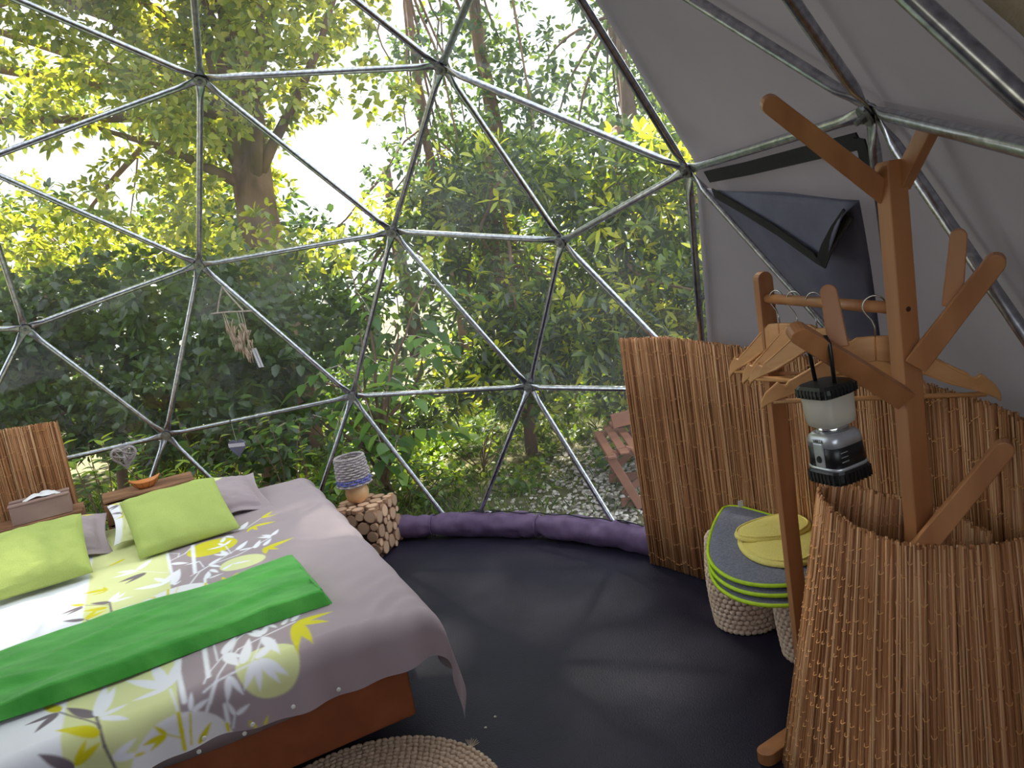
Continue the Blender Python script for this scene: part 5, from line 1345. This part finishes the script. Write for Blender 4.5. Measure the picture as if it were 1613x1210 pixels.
FAR_CLUMPS = "-9.61 11.78 2.39 0.86;2.47 12.84 0.17 1.17;-1.91 12.74 0.57 0.92;-3.5 12.76 1.66 0.92;-3.93 13.17 2.92 0.86;5.52 10.74 1.21 0.93;1.98 11.79 1.27 1;-5.6 10.99 2.71 1.04;-0.99 12.34 1.05 1.1;-6.49 12.7 1.16 0.89;3.32 11.35 1.3 0.91;1.06 10.97 1.94 1.16;-7.05 13.08 0.74 1.05;4.11 12.42 0.57 1.08;1.69 12.76 0.44 0.95;-7.58 12.55 3.16 0.81;0.85 12.24 0.71 1.12;-4.69 11.86 0.51 1.15;-8.2 13.26 1.83 1.04;-1.62 11.61 1.9 0.86;-3.26 11.16 1.14 0.81;-0.38 11.61 0.58 0.84;-9.25 13.2 2.9 0.84;-7.61 11.2 3.28 1.02;-3.01 11.68 0.19 1.02;-9.35 12.04 3.74 0.87;-2.85 12.27 1.96 0.88;-8.51 12.81 0.63 1.01;-4.79 12.93 1.46 0.98;-10.69 12.66 2.38 0.91;-8.87 13.04 0.26 0.93;-8.98 11.68 1.76 1.12;-1.91 11.48 1.33 1.11;-5.48 12.73 1.59 0.98;-6.58 12.32 1.77 1.06;-9.31 11.11 0.73 0.87;-1.89 12.89 0.81 0.89;1.84 12.41 0.98 1.18;-7.41 12.52 0.28 0.94;-2.53 11.08 2.52 1.02;-4.6 12.46 2.15 1.15;-1.23 10.88 0.02 0.87;-1.69 11.96 0.56 0.89;-9.31 11.64 2.09 1.14;5.82 12.17 0.17 1.07;-2.69 12.32 0.45 1.05"
FAR2_CLUMPS = "-5.92 11.87 5.08 0.86;-3.94 12.3 2.24 0.87;-7.36 11.82 3.09 0.91;-6.8 12.68 5.04 0.77;-10.14 12.68 4.21 0.8;-3.35 13.28 2.37 0.79;-2.95 11.95 3.55 0.78;-3.04 12.38 2.93 0.82;-8.12 11.57 2.82 0.86;-7.61 12.68 5.02 0.91;-9.03 12.8 5.37 0.75;-8.94 11.76 3.39 0.98;-2.83 13.01 3.91 0.82;-3.53 13.05 4.44 0.97;-4.91 12.44 2.54 0.92;-5.79 12.94 5.09 0.72;-4.48 12.48 4.92 0.87;-7.74 11.67 4.34 0.96;-2.82 12.96 1.92 0.88;-3.05 11.43 1.88 0.72;-9.17 11.37 3.24 0.76;-8.66 13.51 3.92 0.77"
P_OAK = [(132, 148, 54), (154, 166, 66), (112, 132, 50), (172, 178, 90), (98, 118, 46)]
P_DARK = [(48, 74, 36), (60, 88, 42), (40, 62, 34), (72, 98, 50)]
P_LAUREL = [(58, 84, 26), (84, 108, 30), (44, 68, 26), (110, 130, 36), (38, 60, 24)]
P_BLUE = [(62, 88, 58), (74, 100, 66), (50, 76, 50), (86, 108, 60)]
P_ASH = [(74, 116, 46), (92, 134, 52), (58, 98, 42), (110, 148, 58)]
def tree(name, label, cat, clumps, trunk, foot, per_r, k, L, ratio, pal, group, nb=8, seed=0, tr=(.2, .08), **kw):
    o = Vector(foot)
    t = thing(name, label, cat, o, group=group)
    woody('trunk', t, o, [(trunk, tr[0], tr[1])], n=12)
    rr = random.Random(seed); cs = list(clumps); rr.shuffle(cs)
    for i, c in enumerate(cs[:nb]):
        j = rr.randrange(len(trunk) // 2, len(trunk)); 
        woody('branch', t, o, [(bend(trunk[j], c[:3], 6, .18, seed + i), tr[1] * .45, .008)])
    foliage(t, o, clumps, per_r, k, L, ratio, pal, **kw)
    return t
oak = parse(OAK_AND_SHADE_CLUMPS, 4)  # includes unseen high clumps added to keep the sun off the tent floor
tree('oak_tree', 'big sunlit oak with thick brown trunk outside the clear film', 'tree', oak,
     [Vector(p) for p in ((-.80, 5.6, -.2), (-.79, 5.7, .6), (-.80, 5.76, 1.33), (-.81, 5.93, 2.35), (-.80, 6.2, 3.1), (-.82, 6.35, 3.6), (-.8, 6.8, 5.0))], (-.80, 5.6, -.14), 420, 6, .085, .27, P_OAK, 'trees outside the tent', 26, 1, (.24, .13))
tall = parse(TALL_CLUMPS, 4)
def split(cl, n, key=0):
    cl = sorted(cl, key=lambda c: c[key]); k = math.ceil(len(cl) / n)
    return [cl[i * k:(i + 1) * k] for i in range(n) if cl[i * k:(i + 1) * k]]
def mid(cl): return Vector((sum(c[0] for c in cl) / len(cl), sum(c[1] for c in cl) / len(cl), -.14))
def column(cl, h): f = mid(cl); return [f + Vector((0, 0, -.1)), f + Vector((.05, 0, h * .3)), f + Vector((-.03, .05, h * .65)), f + Vector((.05, 0, h))]
for i, (cl, lab) in enumerate(zip(split(tall, 3), ('tall blue-green tree above the laurel, left of the three', 'tall blue-green tree above the laurel, middle of the three', 'tall blue-green tree above the laurel, nearest the grey canvas'))):
    tree('tall_tree', lab, 'tree', cl, column(cl, 6.5), mid(cl), 150, 6, .115, .26, P_BLUE, 'trees outside the tent', 9, 10 + i, (.14, .06))
thin = parse(THIN_CLUMPS, 4)
tree('slender_tree', 'slender pale tree with bare branches against the bright gap', 'tree', thin, column(thin, 4.8), mid(thin), 120, 5, .07, .3, P_BLUE, 'trees outside the tent', 16, 20, (.07, .04))
laurel = parse(LAUREL_CLUMPS, 4)
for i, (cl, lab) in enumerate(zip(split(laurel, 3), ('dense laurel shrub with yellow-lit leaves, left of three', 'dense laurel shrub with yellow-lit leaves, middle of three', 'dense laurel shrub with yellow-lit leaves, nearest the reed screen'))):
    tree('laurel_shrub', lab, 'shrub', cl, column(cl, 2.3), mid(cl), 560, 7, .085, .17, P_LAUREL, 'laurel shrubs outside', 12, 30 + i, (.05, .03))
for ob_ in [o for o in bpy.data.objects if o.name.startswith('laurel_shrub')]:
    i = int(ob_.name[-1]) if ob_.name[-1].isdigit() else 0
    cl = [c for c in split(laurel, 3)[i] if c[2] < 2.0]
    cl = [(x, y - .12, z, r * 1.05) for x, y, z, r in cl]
    if cl: foliage(ob_, ob_.location, cl, (26, 44, 70)[i], 8, .10, .17, [(176, 186, 44), (196, 202, 60), (150, 168, 44)], 'young_foliage', shell=.85)  # outer leaves in brighter yellow, sunlight painted into their colour
dark = parse(DARKOAK_CLUMPS, 4)
for i, (cl, lab) in enumerate(zip(split(dark, 3), ('dark green bushy undergrowth outside at the far left', 'dark green bushy undergrowth below the oak, left of its trunk', 'dark green bushy undergrowth at the foot of the oak trunk'))):
    tree('dark_bush', lab, 'bush', cl, column(cl, 1.2), mid(cl), 420, 6, .085, .3, P_DARK, 'dark bushes outside', 9, 40 + i, (.05, .03))
far = parse(FAR_CLUMPS, 4)
for i, cl in enumerate(split(far, 5)):
    tree('background_tree', ['far-left', 'left', 'middle', 'right', 'far-right'][i] + ' one of the five dark green trees closing the woodland background', 'tree', cl, column(cl, 3.2), mid(cl), 95, 6, .16, .3, P_DARK, 'background trees', 7, 50 + i, (.14, .07))
far2 = parse(FAR2_CLUMPS, 4)
for i, cl in enumerate(split(far2, 2)):
    tree('background_tree', ['pale hazy tree high behind the oak at the left edge', 'pale hazy tree high behind the oak trunk'][i], 'tree', cl, column(cl, 6), mid(cl), 80, 6, .15, .3, P_OAK + P_BLUE, 'background trees', 7, 60 + i, (.16, .08))

# leafy young ash and glossy shrubs: every leaf its own piece
def leaf_mesh(name, pal, L=1.0, w=.26, seed=0):
    ss = np.array([0, .12, .3, .5, .7, .87, 1.0]); ww = np.array([.05, .62, 1, .95, .66, .3, 0]) * w
    mb = MB(); vs = []; c = srgb(*pal)
    for s, x in zip(ss, ww):
        zc = -.12 * s * s
        vs += [(s, x, zc + x * .35), (s, 0, zc), (s, -x, zc + x * .35)]
    fs = []
    for i in range(len(ss) - 1):
        a = i * 3; fs += [(a, a + 1, a + 4, a + 3), (a + 1, a + 2, a + 5, a + 4)]
    mb.add(vs, fs, c)
    return mb.mesh(name, 'leaf', True)
ash_me = [leaf_mesh('leaf', p) for p in P_ASH + [(126, 164, 66)]]
gl_me = [leaf_mesh('leaf', p, 1, .25) for p in ((70, 108, 52), (92, 130, 62), (120, 156, 60), (150, 178, 70), (56, 90, 46))]
def put_leaf(parent, o, me, p, d, up, L):
    d = Vector(d).normalized(); s = Vector(up).cross(d)
    if s.length < 1e-3: s = Vector((1, 0, 0)).cross(d)
    s.normalize(); n = d.cross(s)
    M = Matrix.Identity(4); q = Vector(p) - o
    for i in range(3): M[i][0] = d[i] * L; M[i][1] = s[i] * L; M[i][2] = n[i] * L; M[i][3] = q[i]
    ob = link('leaf', me, parent); ob.matrix_local = M
rr = random.Random(21)
def ash(label, foot, tips, seed, nleaf=7, L=(.10, .17)):
    o = Vector(foot); t = thing('young_ash', label, 'sapling', o, group='leafy saplings outside')
    for k, tip in enumerate(tips):
        pts = bend(o + Vector((0, 0, .1 + .12 * (k % 5))), tip, 7, .12, seed + k); woody('branch', t, o, [(pts, .016, .004)], n=6)
        for m_ in range(2 if k % 3 else 3):
            st_ = Vector(pts[-1 - m_]) if m_ else Vector(tip)
            d = Vector((rr.uniform(-1, 1), rr.uniform(-1, .2), rr.uniform(-.5, .25))).normalized(); sd = d.cross(Vector((0, 0, 1))).normalized()
            ln = rr.uniform(.26, .36)
            rach = [st_ + d * (ln * q) - Vector((0, 0, .10 * q * q)) for q in (0, .33, .66, 1)]
            mb = MB(); mb.tube([p - o for p in rach], .003, 4); mb.build('leaf_stalk', 'twig', t)
            put_leaf(t, o, rr.choice(ash_me), rach[-1], d - Vector((0, 0, .45)), (0, 0, 1), rr.uniform(*L))
            for q in range(3):
                b = rach[q + 1 if q < 2 else 2]; b = st_ + d * (ln * (.3 + .28 * q)) - Vector((0, 0, .10 * (.3 + .28 * q) ** 2))
                for sgn in (-1, 1):
                    put_leaf(t, o, rr.choice(ash_me), b, d * .45 + sd * sgn - Vector((0, 0, rr.uniform(.15, .6))), (0, 0, 1), rr.uniform(*L))
    return t
ash('young ash with big pinnate leaves, bright green, between bed table and oak trunk', (0.36, 3.35, -.14), [[0.21, 3.38, 0.88], [0.56, 3.08, 0.78], [-0.01, 3.23, 0.6], [0.11, 3.38, 0.35], [0.72, 3.62, 0.85], [0.02, 3.81, 0.74], [0.38, 3.6, 0.58], [-0.02, 3.54, 0.63], [0.29, 3.93, 1.46], [0.31, 3.79, 0.58], [0.55, 3.31, 0.38], [0.67, 3.89, 0.87], [0.87, 3.24, 1.31], [0.1, 3.35, 0.39], [0.58, 3.54, 1.1], [0.35, 3.61, 1.07], [0.4, 3.57, 0.37], [0.7, 3.85, 0.32]], 70)

def bush_leaves(label, foot, n, size, spread, hgt, seed, name='glossy_shrub', L=(.06, .10)):
    rr2 = random.Random(seed); o = Vector(foot); t = thing(name, label, 'shrub', o, group='glossy shrubs against the film')
    for k in range(n):
        tip = o + Vector((rr2.uniform(-spread, spread), rr2.uniform(-.25, .25), rr2.uniform(hgt * .35, hgt)))
        pts = bend(o, tip, 5, .06, seed + k); woody('stem', t, o, [(pts, .006, .002)], n=5)
        for q in range(size):
            b = Vector(pts[-1]) - (Vector(pts[-1]) - Vector(pts[-2])) * (q / size * 1.6)
            a = q * 2.4 + rr2.uniform(0, 1)
            put_leaf(t, o, rr2.choice(gl_me), b, (math.cos(a), math.sin(a) - .2, rr2.uniform(-.1, .6)), (0, 0, 1), rr2.uniform(*L))
bush_leaves('glossy young shrub against the film beside the left reed screen', (-1.16, 2.72, -.14), 20, 7, 0.36, 0.95, 80)
bush_leaves('glossy shrub with yellow-green tips behind the bed crates', (-0.71, 2.80, -.14), 22, 7, 0.45, 0.95, 110)
bush_leaves('glossy shrub with pale drooping leaves below the slate heart', (-0.12, 2.65, -.14), 20, 7, 0.36, 0.95, 140)
bush_leaves('low yellow-lit shrub behind the wicker lamp', (0.48, 3.29, -.14), 10, 6, 0.3, 0.3, 170)
bush_leaves('small leafy shrub in the grass, middle of the view', (0.98, 3.88, -.14), 10, 6, 0.3, 0.55, 200)
bush_leaves('leafy shrub at the gravel edge below the laurels', (1.77, 5.10, -.14), 12, 6, 0.4, 0.7, 230)


# ------------------------------------------------------------------ grass, weeds, gravel
def on_gravel(x, y):
    return 1 / (1 + np.exp(-((x - 1.30 - .22 * (y - 2.5)) * 6))) * (1 / (1 + np.exp((y - 4.6) * 3)))
n = 52000
gxy = np.stack([RNG.uniform(-2.5, 4.0, n), RNG.uniform(2.0, 8.5, n)], 1)
keep = (np.hypot(gxy[:, 0], gxy[:, 1]) > 2.6) & (RNG.uniform(0, 1, n) > on_gravel(gxy[:, 0], gxy[:, 1]) * .93) & (RNG.uniform(0, 1, n) < .25 + smooth_noise(gxy[:, 0] + 40, gxy[:, 1] + 40, 1.7))
gxy = gxy[keep]; n = len(gxy)
P = np.concatenate([gxy, np.full((n, 1), -.15)], 1); D = unit(np.stack([RNG.normal(0, .35, n), RNG.normal(0, .35, n), np.ones(n)], 1)); Nn = unit(np.cross(D, RNG.normal(size=(n, 3))))
ln = RNG.uniform(.05, .20, n) * (.5 + smooth_noise(gxy[:, 0] + 10, gxy[:, 1] + 10, 1.3))
v, q = leaf_geo(P, D, Nn, ln, ln * 0 + RNG.uniform(.0016, .0035, n), .2, .35)
tag(quads_np('grass', v, q, 'grass', leaf_cols(n, [(84, 112, 44), (104, 130, 52), (126, 146, 64), (70, 98, 42)])), 'short grass growing outside between the tent and the shrubs', 'grass', kind='stuff')
# broad-leaved weeds
wp = [(x, y, -.10, rad) for x, y, rad in [(RNG.uniform(-.5, 2.6), RNG.uniform(3.2, 7.0), RNG.uniform(.08, .2)) for _ in range(150)] if RNG.uniform() > on_gravel(x, y) * .8]
PW, DW, NW, LW, WW = sprigs(wp, 900, 5, .055, .33, up=.9, shell=.2, flat=.7)
PW[:, 2] = np.maximum(PW[:, 2], -.13)
v, q = leaf_geo(PW, DW, NW, LW, WW, .2)
tag(quads_np('ground_weeds', v, q, 'leaf', leaf_cols(len(PW), [(80, 112, 40), (104, 134, 48), (128, 152, 60), (66, 96, 40)])), 'low broad-leaved weeds spread over the ground outside', 'weeds', kind='stuff')
# gravel
npb = 14000
pxy = np.stack([RNG.uniform(.9, 4.2, npb), RNG.uniform(1.6, 5.2, npb)], 1)
keep = (np.hypot(pxy[:, 0], pxy[:, 1]) > 2.56) & (RNG.uniform(0, 1, npb) < on_gravel(pxy[:, 0], pxy[:, 1]) * 1.1 + .04)
pxy = pxy[keep]; npb = len(pxy)
oct_ = np.array([(1, 0, 0), (0, 1, 0), (-1, 0, 0), (0, -1, 0), (.6, .6, .62), (-.6, .6, .58), (-.6, -.6, .62), (.6, -.6, .58)])
r0 = RNG.uniform(.008, .018, npb)
ang = RNG.uniform(0, 6.28, npb); ca, sa = np.cos(ang), np.sin(ang)
loc = oct_[None] * (r0[:, None, None] * RNG.uniform(.7, 1.25, (npb, 8, 3)))
X = loc[..., 0] * ca[:, None] - loc[..., 1] * sa[:, None]; Y = loc[..., 0] * sa[:, None] + loc[..., 1] * ca[:, None]
vv_ = np.stack([X + pxy[:, 0:1], Y + pxy[:, 1:2], loc[..., 2] - .135 + RNG.uniform(0, .006, (npb, 1))], -1).reshape(-1, 3)
b = (np.arange(npb) * 8)[:, None]
q = np.concatenate([b + np.array(s) for s in ((4, 5, 6, 7), (0, 1, 5, 4), (1, 2, 6, 5), (2, 3, 7, 6), (3, 0, 4, 7))], 1).reshape(-1, 4)
pc_ = np.array([srgb(*c)[:3] for c in ((176, 168, 158), (198, 190, 182), (150, 142, 132), (210, 204, 198), (134, 126, 116))])[RNG.integers(0, 5, npb)]
tag(quads_np('gravel', vv_, q, 'pebble', np.repeat(pc_, 8, 0)), 'pale grey gravel outside around the lounger', 'gravel', kind='stuff')
